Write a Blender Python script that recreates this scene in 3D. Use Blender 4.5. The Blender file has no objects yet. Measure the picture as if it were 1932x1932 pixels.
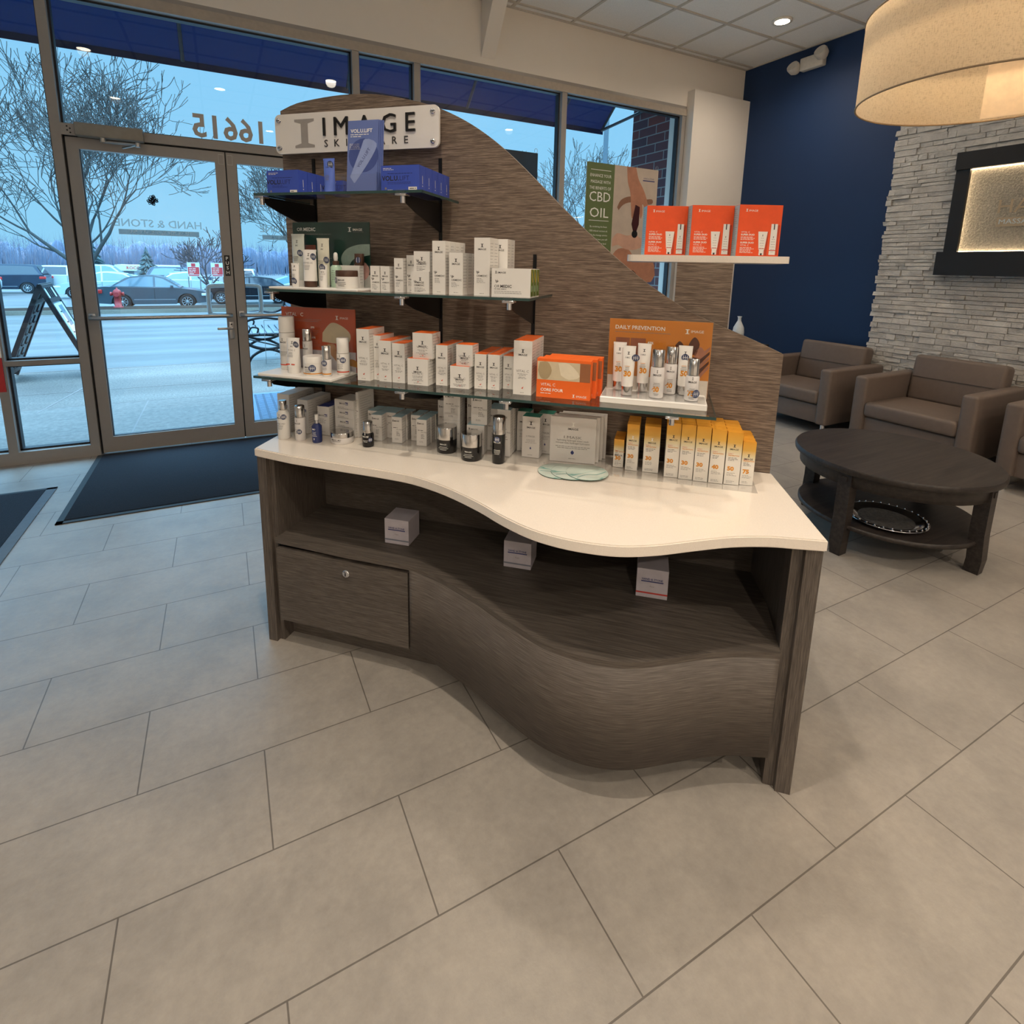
import bpy, bmesh, math, random
from mathutils import Vector, Matrix
PI = math.pi
R = math.radians
random.seed(7)
scene = bpy.context.scene
C = scene.collection

# ------------------------------------------------------------------ camera
# room axes: X along the shop window (to the right), Y out through the window, Z up, metres
cd = bpy.data.cameras.new('camera'); cam = bpy.data.objects.new('camera', cd); C.objects.link(cam)
cd.sensor_width = 36; cd.lens = 1024.61 / 1932 * 36
cd.shift_x = 0.0024; cd.shift_y = -0.1389; cd.clip_start = 0.05; cd.clip_end = 600
cam.matrix_world = Matrix(((0.88588557, 0.06847916, -0.45882171, 0), (-0.46344606, 0.17456776, -0.86875994, 0),
                           (0.02060352, 0.98226101, 0.18638346, 1.38), (0, 0, 0, 1)))
scene.camera = cam

# ------------------------------------------------------------------ sky, lights, exposure
scene.view_settings.view_transform = 'Standard'; scene.view_settings.look = 'None'
scene.view_settings.exposure = 0.0; scene.view_settings.gamma = 1.0; scene.view_settings.use_curve_mapping = False
w = bpy.data.worlds.new('sky'); scene.world = w; w.use_nodes = True
nt = w.node_tree; nt.nodes.clear()
out = nt.nodes.new('ShaderNodeOutputWorld'); bg = nt.nodes.new('ShaderNodeBackground')
tc = nt.nodes.new('ShaderNodeTexCoord'); sp = nt.nodes.new('ShaderNodeSeparateXYZ'); rp = nt.nodes.new('ShaderNodeValToRGB')
nt.links.new(tc.outputs['Generated'], sp.inputs[0]); nt.links.new(sp.outputs['Z'], rp.inputs[0])
rp.color_ramp.elements[0].position = 0.0; rp.color_ramp.elements[0].color = (0.31, 0.66, 0.90, 1)
rp.color_ramp.elements[1].position = 0.45; rp.color_ramp.elements[1].color = (0.25, 0.60, 0.92, 1)
nt.links.new(rp.outputs[0], bg.inputs[0]); 
mp = nt.nodes.new('ShaderNodeMapRange'); mp.inputs[1].default_value = 0.34; mp.inputs[2].default_value = 0.62; mp.inputs[3].default_value = 1.12; mp.inputs[4].default_value = 9.5
nt.links.new(sp.outputs['Z'], mp.inputs[0]); nt.links.new(mp.outputs[0], bg.inputs[1])   # overcast sky: brightest overhead
el = rp.color_ramp.elements.new(0.9); el.color = (0.44, 0.68, 0.88, 1)
nt.links.new(bg.outputs[0], out.inputs[0])
WARM = (1.0, 0.86, 0.70)
DOWNLIGHTS_AND_FILL = [((0.15, 0.85), 120), ((1.35, 1.95), 62), ((4.56, 3.60), 62), ((-1.13, 1.62), 14), ((2.45, 0.15), 24),
              ((-1.13, -0.38), 50), ((0.9, -1.3), 130), ((2.9, 3.3), 60), ((4.3, 1.0), 48), ((-3.2, 1.62), 14), ((-3.2, -1.6), 100),
              ((-1.13, -2.9), 420), ((2.45, -2.9), 330), ((4.3, -1.3), 90)]  # later entries: unseen lamps added for fill, strongest behind the camera
def spot(name, loc, energy, size, blend, rad, col):
    l = bpy.data.lights.new(name, 'SPOT'); l.energy = energy; l.spot_size = size; l.spot_blend = blend
    l.shadow_soft_size = rad; l.color = col
    o = bpy.data.objects.new(name, l); C.objects.link(o); o.location = loc
    return o
for (x, y), e in DOWNLIGHTS_AND_FILL:
    spot('downlight_or_fill_beam', (x, y, 3.545), e * 1.12, R(104 if y == 0.85 else 158), 1.0, 0.06, WARM)

# ------------------------------------------------------------------ helpers
ANG = -0.76914                                                   # direction of the display fixture
CA, SA = math.cos(ANG), math.sin(ANG)
def F(u, v, z=0.0): return (u * CA - v * SA, u * SA + v * CA, z)

def lin(c):
    return tuple((x / 12.92 if x <= 0.04045 else ((x + 0.055) / 1.055) ** 2.4) for x in [v / 255 for v in c])
class NT:
    def __init__(s, name):
        s.m = bpy.data.materials.new(name); s.m.use_nodes = True; s.t = s.m.node_tree
        s.b = s.t.nodes['Principled BSDF']
    def n(s, t, **k):
        o = s.t.nodes.new(t)
        for a, b in k.items(): setattr(o, a, b)
        return o
    def l(s, a, b): s.t.links.new(a, b)
    def coord(s, scale=(1, 1, 1), kind='Object', rot=(0, 0, 0), loc=(0, 0, 0)):
        c = s.n('ShaderNodeTexCoord'); m = s.n('ShaderNodeMapping')
        m.inputs['Scale'].default_value = scale; m.inputs['Rotation'].default_value = rot; m.inputs['Location'].default_value = loc
        s.l(c.outputs[kind], m.inputs['Vector']); return m.outputs[0]
    def noise(s, vec, scale, detail=4, rough=0.55):
        x = s.n('ShaderNodeTexNoise'); x.inputs['Scale'].default_value = scale
        x.inputs['Detail'].default_value = detail; x.inputs['Roughness'].default_value = rough
        s.l(vec, x.inputs['Vector']); return x.outputs[0]
    def ramp(s, fac, stops):
        r = s.n('ShaderNodeValToRGB'); e = r.color_ramp.elements
        e[0].position, e[0].color = stops[0][0], (*stops[0][1], 1)
        e[1].position, e[1].color = stops[-1][0], (*stops[-1][1], 1)
        for p, c in stops[1:-1]:
            q = e.new(p); q.color = (*c, 1)
        s.l(fac, r.inputs[0]); return r.outputs[0]
    def bump(s, h, strength=0.3, dist=0.01):
        b = s.n('ShaderNodeBump'); b.inputs['Strength'].default_value = strength; b.inputs['Distance'].default_value = dist
        s.l(h, b.inputs['Height']); s.l(b.outputs[0], s.b.inputs['Normal'])
MATS = {}
def M(name, col, rough=0.5, metal=0.0, spec=None, var=0.06, nscale=30, bump=0.0, emit=None, alpha=None, trans=None):
    if name in MATS: return MATS[name]
    x = NT(name); c = lin(col)
    v = x.coord()
    nz = x.noise(v, nscale)
    x.l(x.ramp(nz, [(0.3, tuple(k * (1 - var) for k in c)), (0.7, tuple(min(1, k * (1 + var)) for k in c))]), x.b.inputs['Base Color'])
    x.b.inputs['Roughness'].default_value = rough; x.b.inputs['Metallic'].default_value = metal
    if spec is not None: x.b.inputs['Specular IOR Level'].default_value = spec
    if bump: x.bump(nz, bump, 0.005)
    if emit: x.b.inputs['Emission Color'].default_value = (*emit[0], 1); x.b.inputs['Emission Strength'].default_value = emit[1]
    if trans is not None: x.b.inputs['Transmission Weight'].default_value = trans
    if alpha is not None: x.b.inputs['Alpha'].default_value = alpha
    MATS[name] = x.m; return x.m
def glass(name, tint, refl=0.08, rough=0.0, dens=1.0):
    """clear sheet: passes light straight through, mirrors a little more at grazing angles"""
    x = NT(name); t = x.t; t.nodes.remove(x.b)
    o = t.nodes['Material Output']; tr = x.n('ShaderNodeBsdfTransparent'); gl = x.n('ShaderNodeBsdfGlossy'); mx = x.n('ShaderNodeMixShader')
    lw = x.n('ShaderNodeLayerWeight'); lw.inputs[0].default_value = 0.5; pw = x.n('ShaderNodeMath', operation='POWER'); pw.inputs[1].default_value = 4.0; mp = x.n('ShaderNodeMapRange')
    mp.inputs[3].default_value = refl; mp.inputs[4].default_value = 0.9
    x.l(lw.outputs['Facing'], pw.inputs[0]); x.l(pw.outputs[0], mp.inputs[0]); x.l(mp.outputs[0], mx.inputs[0])
    tr.inputs[0].default_value = (*tint, 1); gl.inputs['Roughness'].default_value = rough
    x.l(tr.outputs[0], mx.inputs[1]); x.l(gl.outputs[0], mx.inputs[2]); x.l(mx.outputs[0], o.inputs[0])
    MATS[name] = x.m; return x.m

def wood(name, dark, mid, light, axis='x', fine=110, coarse=2.0, rough=0.5):
    x = NT(name)
    sc = {'x': (coarse, coarse, fine), 'z': (fine, fine, coarse), 'y': (fine, coarse, fine), 'flat': (coarse, fine, fine)}[axis]
    v = x.coord(sc)
    n1 = x.noise(v, 1.0, 5, 0.6); n2 = x.noise(x.coord(tuple(k * 0.33 for k in sc)), 1.6, 4, 0.5)
    mth = x.n('ShaderNodeMath', operation='MULTIPLY_ADD'); x.l(n2, mth.inputs[0]); mth.inputs[1].default_value = 0.2; 
    m2 = x.n('ShaderNodeMath', operation='MULTIPLY'); x.l(n1, m2.inputs[0]); m2.inputs[1].default_value = 0.82; x.l(m2.outputs[0], mth.inputs[2])
    x.l(x.ramp(mth.outputs[0], [(0.38, lin(dark)), (0.51, lin(mid)), (0.64, lin(light))]), x.b.inputs['Base Color'])
    x.b.inputs['Roughness'].default_value = rough; x.b.inputs['Specular IOR Level'].default_value = 0.35
    x.bump(mth.outputs[0], 0.25, 0.002)
    MATS[name] = x.m; return x.m

class MB:
    """collects shapes into one mesh"""
    def __init__(s): s.v = []; s.f = []; s.m = []; s.mats = []; s.sm = []
    def mi(s, m):
        if m not in s.mats: s.mats.append(m)
        return s.mats.index(m)
    def add(s, vs, fs, m, smooth=False, T=None):
        b = len(s.v); k = s.mi(m)
        s.v += [tuple(T @ Vector(p)) if T else tuple(p) for p in vs]
        for f in fs: s.f.append([b + i for i in f]); s.m.append(k); s.sm.append(smooth)
        return s
    def box(s, x0, y0, z0, x1, y1, z1, m, T=None):
        vs = [(x0, y0, z0), (x1, y0, z0), (x1, y1, z0), (x0, y1, z0), (x0, y0, z1), (x1, y0, z1), (x1, y1, z1), (x0, y1, z1)]
        return s.add(vs, [(0, 3, 2, 1), (4, 5, 6, 7), (0, 1, 5, 4), (1, 2, 6, 5), (2, 3, 7, 6), (3, 0, 4, 7)], m, False, T)
    def rbox(s, x0, y0, z0, x1, y1, z1, r, m, seg=2, T=None, smooth=True):
        bm = bmesh.new(); bmesh.ops.create_cube(bm, size=1)
        for q in bm.verts: q.co = Vector(((x0 + x1) / 2 + q.co.x * (x1 - x0), (y0 + y1) / 2 + q.co.y * (y1 - y0), (z0 + z1) / 2 + q.co.z * (z1 - z0)))
        bmesh.ops.bevel(bm, geom=bm.edges[:], offset=r, segments=seg, affect='EDGES', profile=0.5)
        bm.verts.index_update()
        s.add([q.co[:] for q in bm.verts], [[q.index for q in f.verts] for f in bm.faces], m, smooth, T); bm.free(); return s
    def prism(s, pts, a, b, m, axis='y', T=None, m2=None, smooth=False):
        """polygon pts (p,q) swept from a to b; axis y: (x,z) polygon, z: (x,y), x: (y,z). m2: edge material"""
        n = len(pts)
        def P(p, t): return {'y': (p[0], t, p[1]), 'z': (p[0], p[1], t), 'x': (t, p[0], p[1])}[axis]
        vs = [P(p, a) for p in pts] + [P(p, b) for p in pts]
        s.add(vs, [list(range(n))[::-1], list(range(n, 2 * n))], m, False, T)
        s.add(vs, [(i, (i + 1) % n, n + (i + 1) % n, n + i) for i in range(n)], m2 or m, smooth, T)
        return s
    def lathe(s, prof, m, seg=20, T=None, smooth=True, cap=True):
        vs = []; fs = []
        for r, z in prof:
            for i in range(seg): a = 2 * PI * i / seg; vs.append((r * math.cos(a), r * math.sin(a), z))
        for j in range(len(prof) - 1):
            for i in range(seg):
                k = (i + 1) % seg; fs.append((j * seg + i, j * seg + k, (j + 1) * seg + k, (j + 1) * seg + i))
        s.add(vs, fs, m, smooth, T)
        if cap:
            n = len(prof) - 1
            s.add(vs, [list(range(seg))[::-1], [n * seg + i for i in range(seg)]], m, False, T)
        return s
    def loft(s, rings, m, T=None, smooth=True, cap=True):
        n = len(rings[0]); vs = [p for r in rings for p in r]; fs = []
        for j in range(len(rings) - 1):
            for i in range(n): k = (i + 1) % n; fs.append((j * n + i, j * n + k, (j + 1) * n + k, (j + 1) * n + i))
        s.add(vs, fs, m, smooth, T)
        if cap: s.add(vs, [list(range(n))[::-1], [(len(rings) - 1) * n + i for i in range(n)]], m, False, T)
        return s
    def tube(s, pts, rad, m, seg=6, T=None, smooth=True):
        rings = []; pts = [Vector(p) for p in pts]; prev = None
        for i, p in enumerate(pts):
            d = (pts[min(i + 1, len(pts) - 1)] - pts[max(i - 1, 0)]).normalized()
            if prev is None: prev = d.orthogonal().normalized()
            a = (prev - d * prev.dot(d)); a = a.normalized() if a.length > 1e-6 else d.orthogonal().normalized(); prev = a
            b = d.cross(a); r = rad[i] if isinstance(rad, (list, tuple)) else rad
            rings.append([tuple(p + a * (r * math.cos(2 * PI * k / seg)) + b * (r * math.sin(2 * PI * k / seg))) for k in range(seg)])
        return s.loft(rings, m, T, smooth)
    def disc(s, cx, cz, y, r, m, seg=20, T=None):
        return s.add([(cx + r * math.cos(2 * PI * i / seg), y, cz + r * math.sin(2 * PI * i / seg)) for i in range(seg)], [list(range(seg))], m, False, T)
    def quad(s, x0, z0, x1, z1, y, m, T=None):
        return s.add([(x0, y, z0), (x1, y, z0), (x1, y, z1), (x0, y, z1)], [(0, 1, 2, 3)], m, False, T)
    def poly(s, pts, y, m, T=None):
        return s.add([(p[0], y, p[1]) for p in pts], [list(range(len(pts)))], m, False, T)
    def text(s, t, cx, z, size, y, m, align='C', bold=0.0, T=None, flip=False, sx=1.0, depth=0):
        vs, fs, wd, ht = glyphs(t, bold)
        k = size; o = {'C': cx - wd * k * sx / 2, 'L': cx, 'R': cx - wd * k * sx}[align]
        if flip: o = {'C': cx + wd * k * sx / 2, 'L': cx, 'R': cx + wd * k * sx}[align]; sx = -sx
        s.add([(o + p[0] * k * sx, y, z + p[1] * k) for p in vs], fs, m, False, T)
        return s
    def micro(s, x0, x1, z, rows, gap, th, y, m, T=None, just='L', mn=0.5):
        rnd = random.Random(int((abs(x0) + abs(z)) * 1e5) + rows)
        for r in range(rows):
            L = (x1 - x0) * rnd.uniform(mn, 1.0); zz = z - r * gap
            if just == 'C': a = (x0 + x1 - L) / 2
            else: a = x0
            e = a + L; p = a
            while p < e - th:
                q = min(e, p + rnd.uniform(3, 8) * th); s.quad(p, zz, q, zz + th, y, m, T); p = q + th * 1.2
        return s
    def build(s, name, parent=None, loc=(0, 0, 0), rz=0.0):
        me = bpy.data.meshes.new(name); me.from_pydata(s.v, [], s.f)
        for m in s.mats: me.materials.append(m)
        me.polygons.foreach_set('material_index', s.m); me.polygons.foreach_set('use_smooth', s.sm); me.update()
        o = bpy.data.objects.new(name, me); C.objects.link(o)
        if parent: o.parent = parent
        o.location = loc; o.rotation_euler = (0, 0, rz); return o
GL = {}
def glyphs(t, bold=0.0):
    k = (t, bold)
    if k in GL: return GL[k]
    cu = bpy.data.curves.new('lettering', 'FONT'); cu.body = t; cu.size = 1.0; cu.offset = bold; cu.resolution_u = 2; cu.fill_mode = 'FRONT'
    cu.dimensions = '2D'
    ob = bpy.data.objects.new('lettering', cu); me = bpy.data.meshes.new_from_object(ob)
    vs = [(v.co.x, v.co.y) for v in me.vertices]; fs = [list(p.vertices) for p in me.polygons]
    if vs:
        x0 = min(v[0] for v in vs); vs = [(v[0] - x0, v[1]) for v in vs]; wd = max(v[0] for v in vs); ht = max(v[1] for v in vs)
    else: wd = ht = 0
    bpy.data.objects.remove(ob); bpy.data.curves.remove(cu); bpy.data.meshes.remove(me)
    GL[k] = (vs, fs, wd, ht); return GL[k]
def tag(o, label, cat, group=None):
    o['label'] = label; o['category'] = cat
    if group: o['group'] = group
    return o
def empty(name, label, cat, loc=(0, 0, 0), rz=0.0, group=None):
    o = bpy.data.objects.new(name, None); C.objects.link(o); o.empty_display_size = 0.05
    o.location = loc; o.rotation_euler = (0, 0, rz); return tag(o, label, cat, group)
def struct(o): o['kind'] = 'structure'; return o
def copy_tree(o, parent=None):
    c = o.copy(); C.objects.link(c)
    if parent: c.parent = parent
    for ch in o.children: copy_tree(ch, c)
    return c
def circ(cx, cy, r, n, a0=0, a1=2 * PI):
    return [(cx + r * math.cos(a0 + (a1 - a0) * i / n), cy + r * math.sin(a0 + (a1 - a0) * i / n)) for i in range(n)]
def smooth_line(pts, n=8):
    """Catmull-Rom through pts"""
    o = []
    for i in range(len(pts) - 1):
        p0 = pts[max(i - 1, 0)]; p1 = pts[i]; p2 = pts[i + 1]; p3 = pts[min(i + 2, len(pts) - 1)]
        for k in range(n):
            t = k / n
            o.append(tuple(0.5 * (2 * b + (c - a) * t + (2 * a - 5 * b + 4 * c - d) * t * t + (3 * b - a - 3 * c + d) * t ** 3) for a, b, c, d in zip(p0, p1, p2, p3)))
    o.append(tuple(pts[-1])); return o

# ------------------------------------------------------------------ materials
W_PANEL = wood('laminate_horizontal', (82, 69, 60), (111, 96, 84), (150, 133, 118), 'x', 640, 20.0)
W_FLAT = wood('laminate_board', (70, 64, 59), (84, 77, 71), (101, 93, 86), 'flat', 260, 10.0)
W_CAB = wood('laminate_cabinet', (70, 64, 59), (86, 79, 73), (104, 96, 89), 'x', 480, 18.0)
W_POST = wood('laminate_vertical', (72, 66, 61), (88, 80, 74), (108, 99, 91), 'z', 480, 16.0)
W_DARK = wood('espresso_wood', (40, 35, 33), (50, 44, 41), (60, 53, 49), 'flat', 60, 3.0, 0.42)
QUARTZ = M('white_quartz', (238, 228, 216), 0.16, var=0.04, nscale=350)
WHITE = M('white_card', (228, 225, 220), 0.45, var=0.01)
WHITEP = M('white_plastic', (236, 233, 228), 0.3, var=0.01)
GREYC = M('pale_grey_card', (214, 210, 206), 0.45, var=0.01)
ORANGE = M('orange_card', (240, 106, 34), 0.4, var=0.02)
BLUEC = M('blue_card', (58, 82, 178), 0.35, var=0.02)
NAVYC = M('navy_card', (34, 48, 120), 0.4, var=0.02)
PALEB = M('pale_blue_card', (168, 200, 212), 0.4, var=0.03)
TEALC = M('teal_card', (60, 140, 122), 0.4, var=0.08)
INK = M('dark_ink', (42, 40, 42), 0.5, var=0.0)
INKG = M('grey_ink', (128, 124, 122), 0.5, var=0.0)
INKW = M('white_ink', (240, 238, 232), 0.5, var=0.0)
INKO = M('orange_ink', (216, 140, 26), 0.5, var=0.0)
INKR = M('red_ink', (205, 74, 50), 0.5, var=0.0)
INKN = M('navy_ink', (40, 50, 110), 0.5, var=0.0)
INKP = M('pink_wash', (236, 190, 172), 0.5, var=0.0)
CHROME = M('chrome', (215, 215, 218), 0.12, 1.0, var=0.0)
STEEL = M('brushed_steel', (190, 188, 186), 0.3, 1.0, var=0.03)
BLACKM = M('black_metal', (20, 21, 24), 0.35, 0.4, var=0.0)
BLACKP = M('black_plastic', (20, 19, 20), 0.3, var=0.0)
SHELFG = glass('shelf_glass', (0.945, 0.957, 0.95), 0.05)
ACRYL = glass('clear_acrylic', (0.975, 0.98, 0.985), 0.03)
PANE = glass('window_glass', (0.93, 0.97, 0.99), 0.035)
EDGEG = M('green_glass_edge', (46, 72, 70), 0.15, var=0.0)
ALU = M('grey_aluminium', (158, 152, 146), 0.4, 0.15, var=0.02)
ALUD = M('dark_gasket', (34, 36, 42), 0.5, var=0.0)
WALLB = M('beige_paint', (234, 226, 216), 0.75, var=0.01, nscale=6)
WALLN = M('navy_paint', (6, 44, 86), 0.62, var=0.02, nscale=4)
FROST = M('frosted_acrylic', (232, 228, 222), 0.25, var=0.01)

def floor_mat():
    x = NT('floor_tile'); v = x.coord(loc=(-0.017 + 0.3048, -1.798, 0))
    b = x.n('ShaderNodeTexBrick'); b.offset = 0.5; b.offset_frequency = 2; b.squash = 1
    b.inputs['Scale'].default_value = 1; b.inputs['Brick Width'].default_value = 0.6096; b.inputs['Row Height'].default_value = 0.3048
    b.inputs['Mortar Size'].default_value = 0.0019; b.inputs['Mortar Smooth'].default_value = 0.1; b.inputs['Bias'].default_value = 0
    x.l(v, b.inputs['Vector'])
    b.inputs['Color1'].default_value = (*lin((158, 151, 142)), 1); b.inputs['Color2'].default_value = (*lin((158, 151, 142)), 1)
    b.inputs['Mortar'].default_value = (*lin((104, 97, 90)), 1)
    n = x.noise(x.coord(), 4, 8, 0.65); n2 = x.noise(x.coord((1, 1, 1)), 40, 6, 0.7)
    mx = x.n('ShaderNodeMix', data_type='RGBA', blend_type='MULTIPLY'); mx.inputs[0].default_value = 1
    x.l(b.outputs['Color'], mx.inputs[6])
    x.l(x.ramp(n, [(0.3, (0.80, 0.80, 0.81)), (0.55, (1, 1, 1)), (0.75, (1.1, 1.09, 1.08))]), mx.inputs[7])
    m2 = x.n('ShaderNodeMix', data_type='RGBA', blend_type='MULTIPLY'); m2.inputs[0].default_value = 0.85
    x.l(mx.outputs[2], m2.inputs[6]); x.l(x.ramp(n2, [(0.3, (0.86, 0.86, 0.86)), (0.7, (1.06, 1.06, 1.06))]), m2.inputs[7])
    x.l(m2.outputs[2], x.b.inputs['Base Color'])
    x.l(x.ramp(n2, [(0.3, (0.34, 0.34, 0.34)), (0.7, (0.5, 0.5, 0.5))]), x.b.inputs['Roughness'])
    sub = x.n('ShaderNodeMath', operation='MULTIPLY_ADD'); x.l(b.outputs['Fac'], sub.inputs[0]); sub.inputs[1].default_value = -1.0; x.l(n2, sub.inputs[2])
    x.bump(sub.outputs[0], 0.18, 0.004)
    return x.m
FLOOR = floor_mat()
def ceil_mat():
    x = NT('ceiling_board')
    n = x.noise(x.coord(), 220, 3, 0.6); c = lin((244, 243, 240))
    x.l(x.ramp(n, [(0.3, tuple(k * .86 for k in c)), (0.6, c)]), x.b.inputs['Base Color']); x.b.inputs['Roughness'].default_value = 0.85
    x.bump(n, 0.25, 0.003); return x.m
CEIL = ceil_mat()

# ------------------------------------------------------------------ room shell
XL, XR, YB, YW, ZC = -5.0, 5.315, -4.5, 4.60, 3.57
struct(MB().box(XL, YB, -0.05, XR + .1, YW + 0.14, 0, FLOOR).build('floor'))
mb = MB(); mb.box(XL, YB, ZC + 0.006, XR + .1, YW + 0.1, ZC + 0.05, CEIL)
GRID = M('ceiling_grid', (196, 190, 180), 0.6, var=0.0)
x = 3.59 - 0.61 * 14
while x < XR:
    mb.box(x - 0.012, YB, ZC - 0.004, x + 0.012, YW, ZC + 0.008, GRID); x += 0.61
y = 3.89 + 0.61
while y > YB:
    mb.box(XL, y - 0.012, ZC - 0.0045, XR, y + 0.012, ZC + 0.0075, GRID); y -= 0.61
mb.box(XL, YW - 0.025, ZC - 0.005, XR, YW, ZC + 0.005, GRID); mb.box(XR - 0.02, YB, ZC - 0.005, XR, YW, ZC + 0.005, GRID)
struct(mb.build('ceiling'))
struct(MB().box(XR, YB, 0, XR + 0.1, YW + 0.1, ZC + .05, WALLN).build('wall_right'))
struct(MB().box(XL - 0.1, YB, 0, XL, YW + 0.1, ZC + .05, WALLB).build('wall_left'))
struct(MB().box(XL, YB - 0.1, 0, XR, YB, ZC + .05, WALLB).build('wall_back'))
mb = MB(); mb.box(XL, YW, 3.08, XR, YW + 0.25, ZC + .05, WALLB)
mb.box(4.49, YW, 0, XR, YW + 0.25, 3.08, WALLB)
struct(mb.build('wall_front'))
struct(MB().box(4.483, 4.50, 0, XR, YW, 3.227, WALLB).build('wall_pilaster'))
# drywall fin running from the ceiling down to the wall above the glass
mb = MB(); mb.prism([(YW, 3.13), (YW, ZC), (4.33, ZC)], 2.09, 2.22, WALLB, 'x'); struct(mb.build('trim_fin'))
# stacked ledgestone cladding on the right wall
def stone_mat():
    x = NT('ledgestone'); n = x.noise(x.coord(), 9, 6, 0.6); n2 = x.noise(x.coord((1, 1, 2)), 45, 6, 0.65)
    x.l(x.ramp(n, [(0.3, lin((204, 200, 195))), (0.7, lin((232, 228, 222)))]), x.b.inputs['Base Color'])
    x.b.inputs['Roughness'].default_value = 0.85; x.bump(n2, 1.0, 0.022); return x.m
STONE = stone_mat()
rnd = random.Random(3); mb = MB(); z = 0.0
while z < ZC:
    h = min(rnd.uniform(0.028, 0.056), ZC - z); y = 2.885 + rnd.uniform(-0.02, 0.012)
    while y > -2.2:
        L = rnd.uniform(0.05, 0.22); d = rnd.uniform(0.044, 0.055); dz = [rnd.uniform(-0.004, 0.004) for _ in range(4)]
        x0 = XR - d; j = [rnd.uniform(-0.007, 0.007) for _ in range(4)]
        vs = [(XR, y, z), (XR, y - L, z), (XR, y - L, z + h), (XR, y, z + h),
              (x0 + j[0], y - .002, z + .002), (x0 + j[1], y - L + .002, z + .002), (x0 + j[2], y - L + .002, z + h - .002), (x0 + j[3], y - .002, z + h - .002)]
        mb.add(vs, [(4, 7, 6, 5), (0, 4, 5, 1), (3, 2, 6, 7), (0, 3, 7, 4), (1, 5, 6, 2)], STONE); y -= L
    z += h
struct(mb.build('wall_stone'))

# ------------------------------------------------------------------ shopfront glazing
def frame_bar(x0, z0, x1, z1, y0=YW, y1=YW + 0.11, n=[0]):
    n[0] += 1
    m = MB().box(x0, y0, z0, x1, y1, z1, ALU)
    # rebate and dark gasket toward the glass
    if z1 - z0 > x1 - x0: m.box(x0 - .012, y0 + .045, z0, x0, y1 - .01, z1, ALUD); m.box(x1, y0 + .045, z0, x1 + .012, y1 - .01, z1, ALUD)
    else: m.box(x0, y0 + .045, z0 - .012, x1, y1 - .01, z0, ALUD); m.box(x0, y0 + .045, z1, x1, y1 - .01, z1 + .012, ALUD)
    return struct(m.build('trim_%d' % n[0]))
for a, b in ((-1.335, -1.285), (-0.895, -0.842), (1.005, 1.058), (1.498, 1.552), (2.925, 2.98), (4.43, 4.49), (-3.2, -3.15), (XL, XL + .05)):
    frame_bar(a, 0, b, 3.0)
frame_bar(XL, 2.985, 4.49, 3.08)
frame_bar(-0.842, 2.157, 1.005, 2.216)
for a, b in ((XL + .05, -3.2), (-3.15, -1.335), (-1.285, -0.895)): frame_bar(a, 0, b, 0.085); frame_bar(a, 0.672, b, 0.706)
for a, b in ((1.058, 1.498), (1.552, 2.925), (2.98, 4.43)): frame_bar(a, 0, b, 0.085)
mb = MB().box(XL, YW - 0.008, 2.985, 4.49, YW, 3.05, M('warm_white_trim', (176, 164, 150), .6)); struct(mb.build('trim_head'))
k = 0
for a, b, c, d in ((XL + .05, .706, -3.2, 2.985), (-3.15, .706, -1.335, 2.985), (-1.285, .706, -.895, 2.985), (XL + .05, .085, -3.2, .672), (-3.15, .085, -1.335, .672), (-1.285, .085, -.895, .672),
                   (-.842, 2.216, 1.005, 2.985), (1.058, .085, 1.498, 2.985), (1.552, .085, 2.925, 2.985), (2.98, .085, 4.43, 2.985)):
    k += 1; struct(MB().box(a, YW + .065, b, c, YW + .071, d, PANE).build('window_%d' % k))
def decal(name, parent, m):
    return m.build(name, parent)
# double door
GLYPHM = M('grey_vinyl', (196, 188, 180), 0.6, var=0.0); VINW = M('frosted_vinyl', (190, 215, 226), 0.6, var=0.0, alpha=.6); VIND = M('slate_vinyl', (110, 140, 156), 0.6, var=0.0, alpha=.5)
def leaf(n, x0, x1, side):
    m = MB(); y0, y1 = YW + .012, YW + .062; s = 0.065
    m.box(x0, y0, .012, x0 + s, y1, 2.145, ALU); m.box(x1 - s, y0, .012, x1, y1, 2.145, ALU)
    m.box(x0 + s, y0, .012, x1 - s, y1, .125, ALU); m.box(x0 + s, y0, 2.075, x1 - s, y1, 2.145, ALU)
    d = struct(m.build('door_%d' % n)); g0, g1 = x0 + s, x1 - s
    m = MB().box(g0, YW + .034, .125, g1, YW + .04, 2.075, PANE); m.build('door_glass', d)
    m = MB(); e = 0.02
    m.box(g0, YW + .03, .125, g0 + .004, y1, 2.075, ALUD); m.box(g0, YW + .03, .125, g1, y1, .129, ALUD); m.build('glazing_gasket', d)
    a, b = (x0 + .03, x1 - .035); zz = .979
    m = MB().tube([(a, YW - .01, zz + .006), (a, YW - .055, zz + .006), (a + .03, YW - .062, zz), (b - .03, YW - .062, zz), (b, YW - .055, zz), (b, YW + .015, zz)], .0145, STEEL, 8)
    m.rbox(a - .02, YW - .004, zz - .018, a + .02, YW + .013, zz + .03, .004, STEEL); m.build('push_bar', d)
    hx = x1 - .04 if side > 0 else x0 + .04; o = -1 if side > 0 else 1
    m = MB(); p = [(hx, YW + .06, 1.19), (hx, YW + .12, 1.19)]
    p = smooth_line([(hx, YW + .055, 1.20), (hx, YW + .12, 1.20), (hx + o * .02, YW + .14, 1.195), (hx + o * .115, YW + .14, 1.19), (hx + o * .135, YW + .14, 1.165), (hx + o * .135, YW + .14, 1.0), (hx + o * .115, YW + .14, .975), (hx + o * .02, YW + .14, .97), (hx, YW + .12, .965), (hx, YW + .055, .965)], 3)
    m.tube(p, .0165, M('pale_handle', (196, 210, 216), .35, .3), 8); m.build('pull_handle', d)
    return d
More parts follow.
